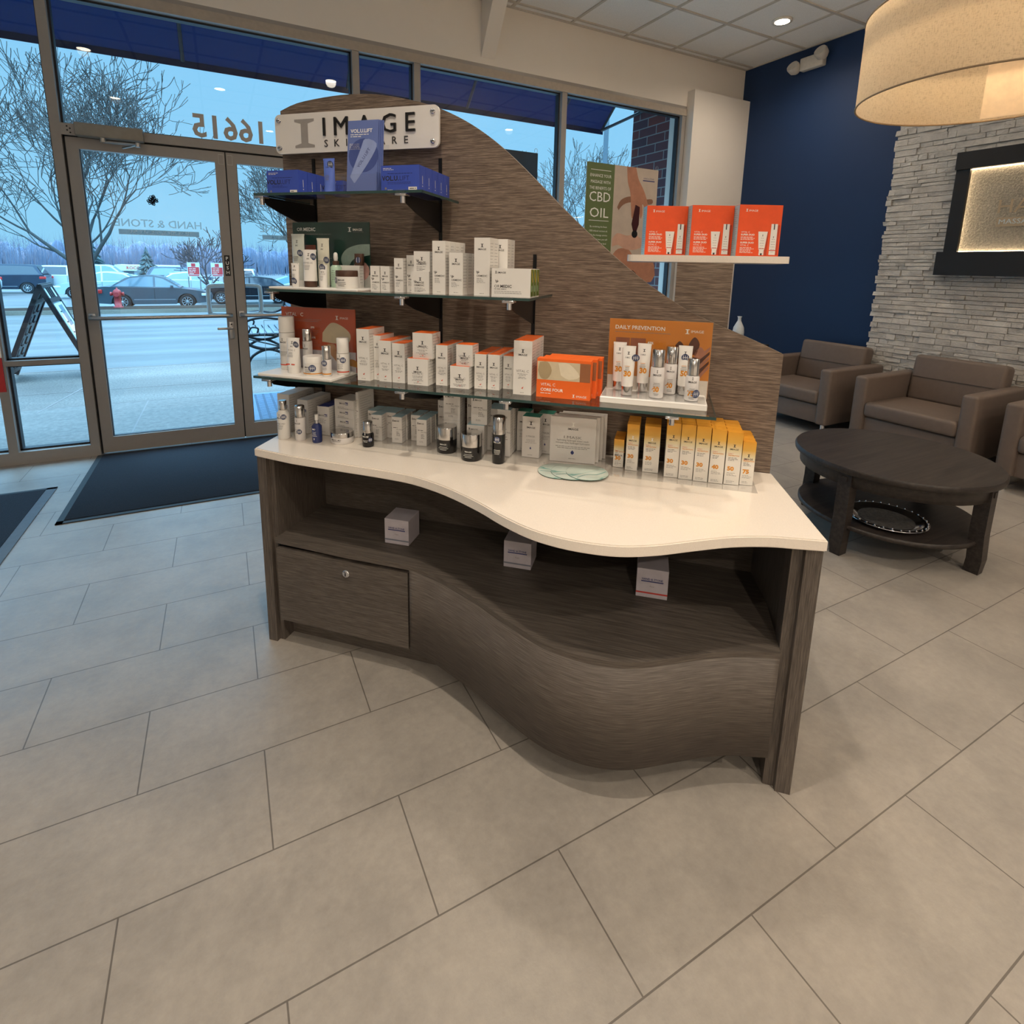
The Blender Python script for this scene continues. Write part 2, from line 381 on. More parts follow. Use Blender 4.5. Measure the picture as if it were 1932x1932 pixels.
d1 = leaf(1, -0.828, 0.081, 1); d2 = leaf(2, 0.089, 0.998, -1)
m = MB(); m.rbox(.028, YW - .003, .80, .062, YW + .013, .93, .003, STEEL); m.disc(.045, .91, YW - .0045, .006, BLACKM, 10)
m.rbox(-.05, YW - .035, .872, .055, YW - .02, .89, .004, STEEL); m.tube([(.045, YW - .03, .881), (.045, YW + .01, .881)], .01, STEEL); m.build('lever_handle', d1)
m = MB().box(.030, YW + .008, 1.27, .066, YW + .0125, 1.42, BLACKP)
for i, ch in enumerate('PUSH'): m.text(ch, .048, 1.385 - i * .034, .034, YW + .0072, INKW, bold=.02)
m.build('push_plate', d1)
for d, a in ((d1, .042), (d2, .098)):
    m = MB()
    for q in ((a, 2.06, a + .03, 2.063), (a, 2.125, a + .03, 2.128), (a - .002, 2.06, a, 2.128), (a + .03, 2.06, a + .032, 2.128)): m.box(q[0], YW + .008, q[1], q[2], YW + .0125, q[3], STEEL)
    m.build('top_bolt_outline', d)
# lettering on the leaves, read from the street
m = MB(); yy = YW + .0405
m.text('HAND & STONE', .0, 1.605, .066, yy, VIND, 'R', flip=True, sx=1.18) if False else None
m.text('HAND & STONE', -.36, 1.60, .072, yy, VIND, 'C', flip=True, bold=.012)
m.box(-.60, yy - .0004, 1.545, -.12, yy + .0004, 1.58, VIND); m.text('MASSAGE AND FACIAL SPA', -.36, 1.553, .03, yy - .0006, VINW, 'C', flip=True)
m.build('shop_name_lettering', d1)
m = MB(); m.text('HAND & STONE', .545, 1.60, .072, yy, VINW, 'C', flip=True, bold=.012)
m.box(.30, yy - .0004, 1.545, .79, yy + .0004, 1.58, VINW); m.text('MASSAGE AND FACIAL SPA', .545, 1.553, .03, yy - .0006, VIND, 'C', flip=True)
for q in ((.27, .58, .274, .93), (.72, .58, .724, .93), (.27, .58, .72, .584), (.27, .926, .72, .93)): m.box(q[0], yy - .0004, q[1], q[2], yy + .0004, q[3], VINW)
for i, t in enumerate(('9 a.m. - 10 p.m.', '9 a.m. - 10 p.m.', '9 a.m. - 10 p.m.', '9 a.m. - 10 p.m.', '9 a.m. - 10 p.m.', '9 a.m. - 8 p.m.', '10 a.m. - 6 p.m.')): m.text(t, .335, .84 - i * .038, .030, yy, VINW, 'R', flip=True, bold=.01)
m.build('opening_hours_lettering', d2)
m = MB(); m.text('16615', .12, 2.245, .215, YW + .0635, GLYPHM, 'C', flip=True, bold=.022, sx=.93); tag(m.build('street_number_lettering'), 'grey mirrored street number on the glass above the doors', 'lettering')
# closer
m = MB().box(.079, YW + .03, .012, .091, YW + .05, 2.15, ALUD); m.build('meeting_gasket', d2)
cl = empty('door_closer', 'silver door closer on the frame above the left door', 'door closer', (-.74, YW, 2.15))
m = MB().rbox(-.02, -.075, -.005, .345, 0, .075, .006, M('closer_cover', (146, 140, 130), .5, .2)); m.box(-.10, -.02, .0, -.02, 0, .07, ALU)
for i, q in enumerate(((-.065, .052), (-.05, .04), (-.065, .028), (-.05, .015))): m.disc(q[0], q[1], -.021, .005, BLACKM, 8)
m.build('closer_body', cl)
m = MB().tube([(.12, -.05, -.005), (.12, -.05, -.03), (.315, -.12, -.035)], .007, STEEL); m.tube([(.315, -.12, -.035), (.22, -.02, -.05)], .007, STEEL); m.lathe([(.018, -.03), (.018, -.005)], STEEL, 12, Matrix.Translation((.12, -.05, 0))); m.lathe([(.014, -.05), (.014, -.025)], STEEL, 12, Matrix.Translation((.315, -.12, 0))); m.build('closer_arm', cl)
# bow stuck on the door glass
m = MB(); rnd = random.Random(5)
for i in range(30):
    a = rnd.uniform(0, 2 * PI); q = .028; c = Vector((q * math.cos(a) * rnd.uniform(.2, 1), rnd.uniform(-.014, .004), q * math.sin(a) * rnd.uniform(.2, 1)))
    t = c.normalized() if c.length > 0 else Vector((1, 0, 0)); n = Vector((0, 1, 0)); pts = []
    for k in range(9): b = 2 * PI * k / 8; pts.append(tuple(c + t * (.011 * math.cos(b)) + n.cross(t) * (.007 * math.sin(b))))
    m.tube(pts, .0022, M('black_ribbon', (16, 24, 34), .6), 4)
tag(m.build('ribbon_bow', None, (-.385, YW + .02, 1.78)), 'small black ribbon rosette stuck on the left door glass', 'decoration')

# ------------------------------------------------------------------ outside
def g(Y): return 0.0 if Y < 8 else (-.038 * (Y - 8) if Y < 30.4 else -.851)
def concrete(name, c1, c2, sc, bump=.2, rough=.6):
    x = NT(name); n = x.noise(x.coord(), sc, 8, .7); n2 = x.noise(x.coord((.25, 1.5, 1)), .8, 4)
    mx = x.n('ShaderNodeMix', data_type='RGBA', blend_type='MULTIPLY'); mx.inputs[0].default_value = 1
    x.l(x.ramp(n, [(.3, lin(c1)), (.7, lin(c2))]), mx.inputs[6]); x.l(x.ramp(n2, [(.35, (.68, .68, .69)), (.65, (1.12, 1.12, 1.12))]), mx.inputs[7])
    x.l(mx.outputs[2], x.b.inputs['Base Color']); x.b.inputs['Roughness'].default_value = rough; x.bump(n, bump, .01); return x.m
CONC = concrete('sidewalk_concrete', (96, 95, 93), (138, 136, 130), 22)
ASPH = concrete('wet_asphalt', (100, 105, 107), (124, 129, 131), 60, .1, .28)
AGG = concrete('exposed_aggregate', (66, 67, 66), (150, 147, 140), 55, .4)
MULCH = concrete('wood_mulch', (36, 30, 26), (84, 74, 66), 9, .5, 1.0); MULCH.node_tree.nodes['Principled BSDF'].inputs['Specular IOR Level'].default_value = .05
KERB = concrete('kerb_concrete', (118, 116, 104), (140, 138, 126), 20)
mb = MB(); mb.box(-30, YW + .14, -.3, 30, 6.3, 0, CONC); mb.box(-30, 6.3, -.3, 30, 7.0, -.001, AGG); mb.box(-30, 7.01, -.3, 30, 8.4, -.002, AGG)
mb.box(-30, 6.292, -.1, 30, 6.306, .0012, INKG); mb.box(-30, 7.0, -.1, 30, 7.012, .0012, INKG); mb.box(-30, 8.39, -.1, 30, 8.41, .001, INKG)
mb.prism([(-1.56, 6.12), (-1.545, 6.11), (-1.28, 8.0), (-1.295, 8.0)], -.05, .0013, INKG, 'z')
for xx in (-2.2, -.73, 2.3, 4.2): mb.box(xx, 4.8, -.004, xx + .012, 6.3, .0006, INKG)
struct(mb.build('ground_sidewalk'))
mb = MB(); yy = [8.4, 30.4, 260]
mb.add([(-160, 8.4, g(8.4)), (160, 8.4, g(8.4)), (160, 30.4, -.851), (-160, 30.4, -.851), (-160, 260, -.851), (160, 260, -.851)], [(0, 1, 2, 3), (3, 2, 5, 4)], ASPH)
struct(mb.build('ground_road'))
# planting island: kerb ring and mulch
isl = [(-8.6, 25.2), (-6.5, 24.6), (-3, 24.6), (12, 24.8), (24, 25), (24, 28.6), (8, 28.8), (-3.5, 28.4), (-6.5, 28), (-8.4, 26.6)]
def lift(pts, dz): return [(p[0], p[1], g(p[1]) + dz) for p in pts]
def ring(pts, s): cx = 6; cy = 26.6; return [(cx + (p[0] - cx) * s, cy + (p[1] - cy) * (1 - (1 - s) * 5)) for p in pts]
isl = smooth_line(isl + [isl[0]], 4)[:-1]
inn = ring(isl, .985); n = len(isl); mb = MB()
vs = lift(isl, -.02) + lift(isl, .15) + lift(inn, .15); fs = []
for i in range(n): k = (i + 1) % n; fs += [(i, k, n + k, n + i), (n + i, n + k, 2 * n + k, 2 * n + i)]
mb.add(vs, fs, KERB); mb.add(lift(inn, .16), [list(range(n))], MULCH)
struct(mb.build('ground_island'))
# hydrant
HYD = M('hydrant_red', (168, 48, 50), .45)
m = MB(); m.lathe([(.17, 0), (.17, .04), (.12, .05), (.12, .42), (.14, .44), (.14, .47), (.15, .5), (.15, .58), (.13, .66), (.08, .71), (.03, .73), (.03, .78), (0.001, .79)], HYD, 16)
m.lathe([(.075, -.23), (.075, -.17), (.06, -.17), (.06, .17), (.075, .17), (.075, .23)], HYD, 10, Matrix.Translation((0, 0, .54)) @ Matrix.Rotation(PI / 2, 4, 'Y'))
m.lathe([(.09, -.2), (.09, -.12), (.07, -.12), (.07, 0)], HYD, 10, Matrix.Translation((0, 0, .52)) @ Matrix.Rotation(-PI / 2, 4, 'X'))
tag(m.build('fire_hydrant', None, (-3.72, 26.6, g(26.6) + .16)), 'red fire hydrant on the mulch island in front of the grey sedan', 'hydrant')
# A-frame sign
af = empty('sidewalk_sign', 'black folding A-frame sign board standing on the sidewalk left of the doors', 'sign', (-1.80, 8.05, 0), R(3))
PLB = M('black_sign_plastic', (22, 28, 36), .5); PLG = M('grey_sign_back', (120, 142, 150), .5); PLW = M('sign_poster_paper', (188, 214, 226), .5)
for sgn, nm in ((-1, 'rear_leaf'), (1, 'front_leaf')):
    # leaf in its own plane: local x across (0.6 wide), z up, hinge on top
    T = Matrix.Translation((0, 0, 1.06)) @ Matrix.Rotation(R(90), 4, 'Z') @ Matrix.Rotation(R(-21 * sgn), 4, 'X') if False else Matrix.Translation((0, 0, 1.06)) @ Matrix.Rotation(R(21.5 * -sgn), 4, 'Y')
    m = MB(); w_ = .29
    for a, b in ((-w_, -w_ + .045), (w_ - .045, w_)): m.box(-.025, a, -1.13, .02, b, 0, PLB, T)
    m.box(-.02, -w_, -1.06, .02, w_, -1.0, PLB, T); m.box(-.02, -w_, -.03, .02, w_, .02, PLB, T); m.box(-.02, -w_, -.2, .02, w_, -.15, PLB, T)
    m.box(-.006, -w_ + .04, -1.0, .006, w_ - .04, -.2, PLG, T)
    for i in range(3): m.box(-.022, -.12 + i * .09, -.15, .022, -.08 + i * .09, -.03, PLB, T)
    m.box(-.01, -w_ + .04, -.16, .01, w_ - .04, -.03, PLW, T)
    for i in range(6):
        for j in (-.1, .1):
            m.box(-.016, j - .085, -.97 + i * .13, .016, j - .075, -.88 + i * .13, PLB, T); m.box(-.018, j - .03, -.98 + i * .13, .018, j + .05, -.965 + i * .13, PLB, T)
    if sgn > 0:
        m.box(.012, -w_ + .05, -.98, .016, w_ - .05, -.22, PLW, T); m.box(.0165, -.15, -.9, .018, .12, -.35, INKP, T); m.box(.0165, -.05, -.5, .0185, .15, -.25, VIND, T)
    m.build(nm, af)
# street bench
bn = empty('street_bench', 'black cast-iron bench with curled arms on the sidewalk beyond the right door', 'bench', (.50, 8.30, 0), R(-90))
IRON = M('black_cast_iron', (20, 26, 34), .45, .3); SLAT = M('wet_bench_slats', (110, 124, 136), .35)
for xx in (-.52, .52):
    m = MB(); T = Matrix.Translation((xx, 0, 0))
    m.tube(smooth_line([(0, -.28, .0), (0, -.2, .16), (0, 0, .24), (0, .22, .14), (0, .3, 0)], 5), .02, IRON, 6, T)
    m.tube(smooth_line([(0, -.28, .42), (0, -.22, .3), (0, 0, .24), (0, .22, .3), (0, .28, .42)], 5), .02, IRON, 6, T)
    m.tube(smooth_line([(0, -.28, .42), (0, -.1, .44), (0, .1, .43), (0, .24, .46), (0, .34, .9)], 5), .022, IRON, 6, T)
    m.tube(smooth_line([(0, -.26, .43), (0, -.31, .52), (0, -.24, .62), (0, -.05, .66), (0, .15, .64), (0, .3, .7)], 5), .018, IRON, 6, T)
    m.tube(smooth_line([(0, -.24, .44), (0, -.2, .53), (0, -.12, .52), (0, -.13, .46)], 5), .012, IRON, 6, T); m.build('iron_end', bn)
m = MB()
for i in range(6): m.rbox(-.55, -.27 + i * .085, .44, .55, -.2 + i * .085, .462, .005, SLAT)
m.tube([(-.5, -.2, .25), (.5, .2, .25)], .01, IRON, 5); m.build('seat', bn)
m = MB()
for i in range(5): m.box(-.55, .27 + i * .018, .5 + i * .085, .55, .285 + i * .018, .57 + i * .085, SLAT)
m.build('backrest', bn)
# doormat outside
m = MB(); m.rbox(.17, 5.03, .0, 1.2, 6.18, .012, .004, M('wet_grey_mat', (96, 128, 158), .6))
for i in range(13): m.box(.22 + i * .075, 5.08, .012, .24 + i * .075, 6.12, .0145, M('mat_rib', (52, 80, 108), .6))
for i in range(20): m.box(.22, 5.1 + i * .052, .0145, 1.15, 5.107 + i * .052, .0155, MATS['mat_rib'])
tag(m.build('outdoor_mat'), 'blue-grey ribbed rubber mat outside the right door', 'mat')
# awning

def canvas():
    x = NT('navy_canvas'); t = x.t; t.nodes.remove(x.b); n = x.noise(x.coord(), 60); c = x.ramp(n, [(.3, lin((16, 40, 84))), (.7, lin((20, 46, 94)))])
    d = x.n('ShaderNodeBsdfDiffuse'); tr = x.n('ShaderNodeBsdfTranslucent'); mx = x.n('ShaderNodeMixShader'); mx.inputs[0].default_value = .1
    x.l(c, d.inputs[0]); x.l(c, tr.inputs[0]); x.l(d.outputs[0], mx.inputs[1]); x.l(tr.outputs[0], mx.inputs[2]); x.l(mx.outputs[0], t.nodes['Material Output'].inputs[0]); return x.m
AWN = canvas(); AWT = M('awning_tube', (46, 54, 62), .5, .3)
aw = empty('shop_awning', 'long navy canvas awning with frame tubes above the shop window', 'awning', (0, 0, 0))
m = MB(); m.add([(-8, 6.0, 3.11), (4.44, 6.0, 3.11), (4.44, 4.87, 4.15), (-8, 4.87, 4.15)], [(0, 1, 2, 3)], AWN)
m.box(-8, 5.995, 3.06, 4.44, 6.005, 3.125, AWN)
m.build('canvas', aw)
for xx in (-6, -4, -1.9, -.17, 1.25, 2.55, 3.75, 4.40):
    m = MB(); m.tube([(xx, 5.97, 3.10), (xx, 4.87, 4.12)], .016, AWT, 6)
    if xx in (-4, 4.40): m.tube([(xx, 5.97, 3.10), (xx, 4.87, 3.18)], .018, AWT, 6)
    m.build('frame_tube', aw)
# brick pier
def brick_mat():
    x = NT('brick'); v = x.coord(rot=(PI / 2, 0, 0)); sp = x.n('ShaderNodeSeparateXYZ'); cb = x.n('ShaderNodeCombineXYZ'); ad = x.n('ShaderNodeMath', operation='ADD')
    c = x.n('ShaderNodeTexCoord'); x.l(c.outputs['Object'], sp.inputs[0]); x.l(sp.outputs[0], ad.inputs[0]); x.l(sp.outputs[1], ad.inputs[1]); x.l(ad.outputs[0], cb.inputs[0]); x.l(sp.outputs[2], cb.inputs[1])
    b = x.n('ShaderNodeTexBrick'); b.inputs['Scale'].default_value = 1; b.inputs['Brick Width'].default_value = .29; b.inputs['Row Height'].default_value = .1; b.inputs['Mortar Size'].default_value = .006
    b.inputs['Color1'].default_value = (*lin((128, 66, 56)), 1); b.inputs['Color2'].default_value = (*lin((84, 62, 72)), 1); b.inputs['Mortar'].default_value = (*lin((150, 148, 144)), 1)
    x.l(cb.outputs[0], b.inputs['Vector']); x.l(b.outputs[0], x.b.inputs['Base Color']); x.b.inputs['Roughness'].default_value = .8; x.bump(b.outputs['Fac'], -.4, .01); return x.m
BRICK = brick_mat()
struct(MB().box(4.5, YW + .25, -.1, 5.6, 5.48, 4.4, BRICK).build('wall_outside_brick'))
struct(MB().box(-9, YW + .12, 3.06, 5.6, 4.87, 4.6, M('outer_fascia', (120, 116, 108), .8)).build('wall_outside_fascia'))
# lamp post
m = MB(); m.tube([(12.0, 16, -.3), (12.0, 16, 9)], [.11, .07], M('pole_grey', (96, 112, 122), .5, .3), 10); m.lathe([(.2, -.4), (.2, .3)], KERB, 12, Matrix.Translation((12, 16, 0)))
tag(m.build('lamp_post'), 'tall grey lamp post in the parking lot beside the brick pier', 'lamp post')
# bare trees
BARK = M('grey_bark', (70, 74, 74), .9, var=.2, nscale=3); BARK2 = M('dark_bark', (60, 62, 70), .9, var=.2)
def grow(mb, p, d, L, r, lvl, rnd, mat, up, minr):
    n = 4; pts = [p]; rad = [r]; q = p.copy(); dd = d.copy()
    for i in range(n):
        dd = (dd + Vector((rnd.uniform(-.16, .16), rnd.uniform(-.16, .16), rnd.uniform(-.06, .12) + up * .04))).normalized(); q = q + dd * (L / n); pts.append(q.copy()); rad.append(max(minr, r * (1 - .45 * (i + 1) / n)))
    mb.tube(pts, rad, mat, 6 if lvl > 4 else 3, None, lvl > 4)
    if lvl == 0: return
    k = 3 if lvl > 1 else 2
    for i in range(k):
        a = rnd.uniform(.35, .85) if lvl < 5 else rnd.uniform(.3, .65); b = rnd.uniform(0, 2 * PI) if i else rnd.uniform(0, 6)
        ax = dd.orthogonal().normalized(); ax.rotate(Matrix.Rotation(b + i * 2.1, 3, dd)); nd = dd.copy(); nd.rotate(Matrix.Rotation(a, 3, ax))
        st = pts[-1] if i < 2 else pts[2]
        grow(mb, st, nd, L * rnd.uniform(.66, .84), rad[-1] * .78 if i < 2 else r * .45, lvl - 1, rnd, mat, up, minr)
def tree(loc, seed, H, lvl, label, minr=.011, trunk=.2, scale=(1, 1, 1), mat=BARK, lean=(0, 0, 1), nm='bare_tree'):
    t = empty(nm, label, 'tree', loc, 0)
    rnd = random.Random(seed); m = MB(); th = H * .17
    m.tube([(0, 0, -.1), (0, 0, th * .5), (0, 0, th)], [trunk * 1.25, trunk, trunk * .9], mat, 8); m.build('trunk', t)
    m = MB()
    for i in range(4):
        a = i * PI / 2 + rnd.uniform(-.4, .4); d = Vector((math.cos(a) * .75, math.sin(a) * .75, rnd.uniform(.55, 1.1))).normalized()
        grow(m, Vector((0, 0, th * rnd.uniform(.85, 1))), d, H * .24, trunk * .5, lvl, rnd, mat, 1, minr)
    grow(m, Vector((0, 0, th)), Vector((0, 0, 1)), H * .26, trunk * .6, lvl, rnd, mat, 1, minr)
    o = m.build('branches', t); t.scale = scale; return t
tree((-4.75, 27.2, g(27) + .1), 11, 9.4, 6, 'large bare tree on the island left of the doors, behind the hydrant', .012, .2, (1.0, 1, 1.0))
tree((3.9, 27.0, g(27) + .1), 23, 7.6, 6, 'bare tree on the island seen through the right door leaf', .012, .19)
tree((18.6, 26.8, g(27) + .1), 31, 9.5, 5, 'bare tree seen in the gap left of the green poster', .013, .16)
tree((-.70, 37.4, -.85), 41, 4.6, 4, 'small dark bare tree between the two red signs', .02, .13, (1, 1, 1), BARK2)
# distant woods: uncountable
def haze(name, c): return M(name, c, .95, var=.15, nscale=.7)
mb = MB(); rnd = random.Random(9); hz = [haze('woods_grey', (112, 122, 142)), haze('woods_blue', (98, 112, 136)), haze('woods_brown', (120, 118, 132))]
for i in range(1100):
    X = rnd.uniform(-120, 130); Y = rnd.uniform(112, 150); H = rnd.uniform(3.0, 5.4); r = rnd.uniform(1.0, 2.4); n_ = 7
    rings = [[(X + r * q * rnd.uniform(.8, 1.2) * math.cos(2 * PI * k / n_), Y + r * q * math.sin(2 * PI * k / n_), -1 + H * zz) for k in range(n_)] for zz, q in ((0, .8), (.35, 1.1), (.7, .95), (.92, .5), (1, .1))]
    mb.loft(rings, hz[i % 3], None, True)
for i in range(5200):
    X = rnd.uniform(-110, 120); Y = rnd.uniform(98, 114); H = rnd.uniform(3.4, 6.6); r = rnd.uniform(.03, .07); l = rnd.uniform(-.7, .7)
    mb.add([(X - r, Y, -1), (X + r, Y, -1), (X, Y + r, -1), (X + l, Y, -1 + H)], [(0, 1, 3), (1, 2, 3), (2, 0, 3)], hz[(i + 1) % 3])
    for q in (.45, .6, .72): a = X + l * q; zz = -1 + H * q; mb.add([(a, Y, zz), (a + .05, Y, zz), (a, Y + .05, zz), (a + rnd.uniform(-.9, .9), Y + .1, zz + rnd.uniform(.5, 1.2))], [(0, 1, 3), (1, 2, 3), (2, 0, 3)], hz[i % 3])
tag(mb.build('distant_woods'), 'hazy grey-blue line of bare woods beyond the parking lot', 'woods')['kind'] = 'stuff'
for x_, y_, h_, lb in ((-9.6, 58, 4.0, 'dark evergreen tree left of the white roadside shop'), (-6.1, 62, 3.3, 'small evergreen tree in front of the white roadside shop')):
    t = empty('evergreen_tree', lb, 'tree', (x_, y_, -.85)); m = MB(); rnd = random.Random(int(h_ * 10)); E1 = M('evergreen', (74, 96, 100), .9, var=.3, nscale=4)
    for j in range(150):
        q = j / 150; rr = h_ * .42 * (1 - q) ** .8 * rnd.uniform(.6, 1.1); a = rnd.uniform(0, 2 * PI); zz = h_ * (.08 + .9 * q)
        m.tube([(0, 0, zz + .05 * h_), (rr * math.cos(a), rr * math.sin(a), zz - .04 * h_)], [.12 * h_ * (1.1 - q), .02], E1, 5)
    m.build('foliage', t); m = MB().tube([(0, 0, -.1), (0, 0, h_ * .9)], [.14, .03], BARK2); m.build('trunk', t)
# roadside shop
b = empty('roadside_shop', 'low white shop with red name lettering far across the lot', 'building', (-6.9, 70, -.85))
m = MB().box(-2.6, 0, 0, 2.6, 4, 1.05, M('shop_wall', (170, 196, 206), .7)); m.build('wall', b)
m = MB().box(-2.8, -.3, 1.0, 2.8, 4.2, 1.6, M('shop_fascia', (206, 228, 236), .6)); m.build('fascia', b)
m = MB().text("ROCCO'S", -.9, 1.15, .42, -.31, INKR, bold=.03); m.build('name_lettering', b)
for i in range(3): MB().box(-2.1 + i * 1.5, -.03, .15, -1.2 + i * 1.5, .02, .95, M('shop_glass', (90, 120, 136), .2)).build('window', b)
# red notice signs
for x_, y_, nm in ((-1.32, 35.2, 'red and white notice sign on two posts left of the push plate'), (-.17, 35.2, 'red and white notice sign partly behind the door stile')):
    s = empty('notice_sign', nm, 'sign', (x_, y_, -.85)); m = MB().tube([(-.28, 0, 0), (-.28, 0, 2.15)], .03, STEEL, 6); m.tube([(.28, 0, 0), (.28, 0, 2.15)], .03, STEEL, 6); m.build('post', s)
    m = MB().box(-.3, -.04, 1.33, .3, -.01, 2.1, M('sign_white', (214, 226, 232), .5)); m.box(-.27, -.045, 1.45, .27, -.04, 1.85, M('sign_red', (206, 60, 70), .5)); m.box(-.1, -.046, 1.87, .1, -.04, 2.05, MATS['sign_red']); m.box(-.25, -.045, 1.37, .25, -.04, 1.42, MATS['sign_red'])
    m.micro(-.22, .22, 1.75, 4, .09, .03, -.047, INKW); m.build('board', s)
# cars
TYRE = M('tyre', (26, 28, 32), .8); RIM = M('alloy', (180, 196, 206), .3, .6); CGL = M('car_glass', (96, 132, 150), .08, var=.02, spec=.8); CGD = M('car_glass_dark', (40, 54, 68), .08, spec=.8)
HEADL = M('headlamp', (216, 232, 238), .15); TAILL = M('tail_lamp', (200, 50, 46), .25)
def car(loc, rz, kind, col, label, wb=2.5, length=4.4, h=1.5, glassm=None, scale=1):
    body = M('car_paint_%d_%d_%d' % col, col, .22, .3, var=.02); gm = glassm or CGL
    t = empty('parked_car', label, 'car', loc, rz); r = .33; fx = wb / 2; hw = .86; belt = h * .62
    F_, B_ = length * .5 + .02, -length * .5 + .02
    def arch(cx): return [(cx + (r + .06) * math.cos(a), r - .02 + (r + .06) * math.sin(a)) for a in [PI * k / 10 for k in range(10, -1, -1)]]
    if kind == 'sedan':
        low = [(B_ + .08, .28), (-fx - r - .08, .24)] + arch(-fx) + [(-fx + r + .1, .22), (fx - r - .1, .22)] + arch(fx) + [(fx + r + .08, .26), (F_ - .05, .30), (F_, .5), (F_ - .06, .66), (F_ - .35, .8), (fx - .25, belt - .0), (-fx + .1, belt + .04), (B_ + .35, belt + .06), (B_ + .02, belt + .02), (B_ - .04, .75), (B_, .45)]
        gh = [(fx - .18, belt - .02), (fx - .85, h - .12), (fx - 1.25, h - .01), (-.3, h), (-fx + .25, h - .1), (-fx - .4, belt + .05)]
    else:
        low = [(B_ + .08, .34), (-fx - r - .08, .3)] + arch(-fx) + [(-fx + r + .1, .28), (fx - r - .1, .28)] + arch(fx) + [(fx + r + .08, .3), (F_ - .05, .36), (F_, .6), (F_ - .06, .82), (F_ - .4, .95), (fx - .1, belt), (B_ + .06, belt + .04), (B_ - .02, .8), (B_, .5)]
        gh = [(fx - .15, belt - .02), (fx - .75, h - .1), (fx - 1.1, h), (-fx + .1, h), (B_ + .45, h - .04), (B_ + .1, belt + .03)]
    m = MB(); m.prism([(x, z) for x, z in low], -hw, hw, body, 'y', smooth=True); m.box(B_ + .5, -hw + .1, .25, F_ - .5, hw - .1, .7, BLACKP)
    def side(z): return hw - .02 - .22 * max(0, (z - belt)) / (h - belt)
    nn = len(gh); vs = [(x, -side(z), z) for x, z in gh] + [(x, side(z), z) for x, z in gh]
    m.add(vs, [list(range(nn))[::-1], list(range(nn, 2 * nn))], body); m.add(vs, [(i, (i + 1) % nn, nn + (i + 1) % nn, nn + i) for i in range(nn)], body, True)
    m.build('body', t)
    # side glass: two windows each side, inset from the greenhouse outline
    cx = sum(p[0] for p in gh) / nn; m = MB(); split = .0 if kind == 'sedan' else -.1
    gi = [(cx + (x - cx) * .90, belt + .05 + (z - belt) * .80) for x, z in gh]
    def clip(poly, lo, hi):
        o = []
        for k in range(len(poly)):
            a, b2 = poly[k], poly[(k + 1) % len(poly)]
            for lim, sg in ((lo, 1), (hi, -1)): pass
            o.append(a)
            for lim in (lo, hi):
                if (a[0] - lim) * (b2[0] - lim) < 0: tt = (lim - a[0]) / (b2[0] - a[0]); o.append((lim, a[1] + tt * (b2[1] - a[1])))
        return [p for p in o if lo - 1e-4 <= p[0] <= hi + 1e-4]
    for lo, hi in ((-9, split - .04), (split + .04, 9)):
        pl = clip(gi, lo, hi)
        cz = sorted(range(len(pl)), key=lambda k: math.atan2(pl[k][1] - sum(p[1] for p in pl) / len(pl), pl[k][0] - sum(p[0] for p in pl) / len(pl)))
        pl = [pl[k] for k in cz]
        for s in (-1, 1): m.add([(x, s * (side(z) + .006), z) for x, z in pl], [list(range(len(pl)))], gm)
    m.build('side_window', t); m = MB()
    a, b2 = gh[0], gh[1]; q = lambda k, o: (a[0] + (b2[0] - a[0]) * k + o, a[1] + (b2[1] - a[1]) * k)
    m.add([(q(.12, .012)[0], -side(a[1]) + .1, q(.12, 0)[1]), (q(.12, .012)[0], side(a[1]) - .1, q(.12, 0)[1]), (q(.95, .012)[0], side(b2[1]) - .06, q(.95, 0)[1]), (q(.95, .012)[0], -side(b2[1]) + .06, q(.95, 0)[1])], [(0, 1, 2, 3)], gm); m.build('windscreen', t)
    a, b2 = gh[-1], gh[-2]; q = lambda k, o: (a[0] + (b2[0] - a[0]) * k + o, a[1] + (b2[1] - a[1]) * k); m = MB()
    m.add([(q(.12, -.012)[0], -side(a[1]) + .1, q(.12, 0)[1] + .01), (q(.12, -.012)[0], side(a[1]) - .1, q(.12, 0)[1] + .01), (q(.9, -.012)[0], side(b2[1]) - .08, q(.9, 0)[1] + .01), (q(.9, -.012)[0], -side(b2[1]) + .08, q(.9, 0)[1] + .01)], [(3, 2, 1, 0)], gm); m.build('rear_window', t)
    for cx2 in (-fx, fx):
        for s in (-1, 1):
            m = MB(); T = Matrix.Translation((cx2, s * (hw - .1), r)) @ Matrix.Rotation(-PI / 2 * s, 4, 'X')
            m.lathe([(r * .6, -.1), (r, -.1), (r, .09), (r * .9, .105), (r * .66, .1)], TYRE, 18, T, cap=False); wh = m.build('wheel', t)
            m = MB(); m.lathe([(r * .66, .095), (r * .6, .1), (r * .6, .06)], RIM, 16, T, cap=False); m.lathe([(.001, .095), (.05, .095), (.05, .05)], RIM, 10, T)
            m.lathe([(.001, .02), (r * .62, .02)], TYRE, 14, T, cap=False)
            for k in range(9): m.box(.03, -.014, .06, r * .62, .014, .092, RIM, T @ Matrix.Rotation(2 * PI * k / 9, 4, 'Z'))
            m.build('rim', wh)
    zl = .66 if kind == 'sedan' else .82
    for s in (-1, 1):
        m = MB().rbox(F_ - .42, s * hw - .12, zl - .07, F_ - .1, s * hw + .012, zl + .05, .03, HEADL, 2); m.build('headlamp', t)
        m = MB().rbox(B_ - .02, s * hw - .14, zl + .05, B_ + .3, s * hw + .012, zl + .22, .03, TAILL, 2); m.build('tail_lamp', t)
        m = MB().rbox(fx - .62, s * (hw + .08) - .07, belt + .02, fx - .5, s * (hw + .08) + .05, belt + .14, .02, body, 2); m.build('wing_mirror', t)
    m = MB()
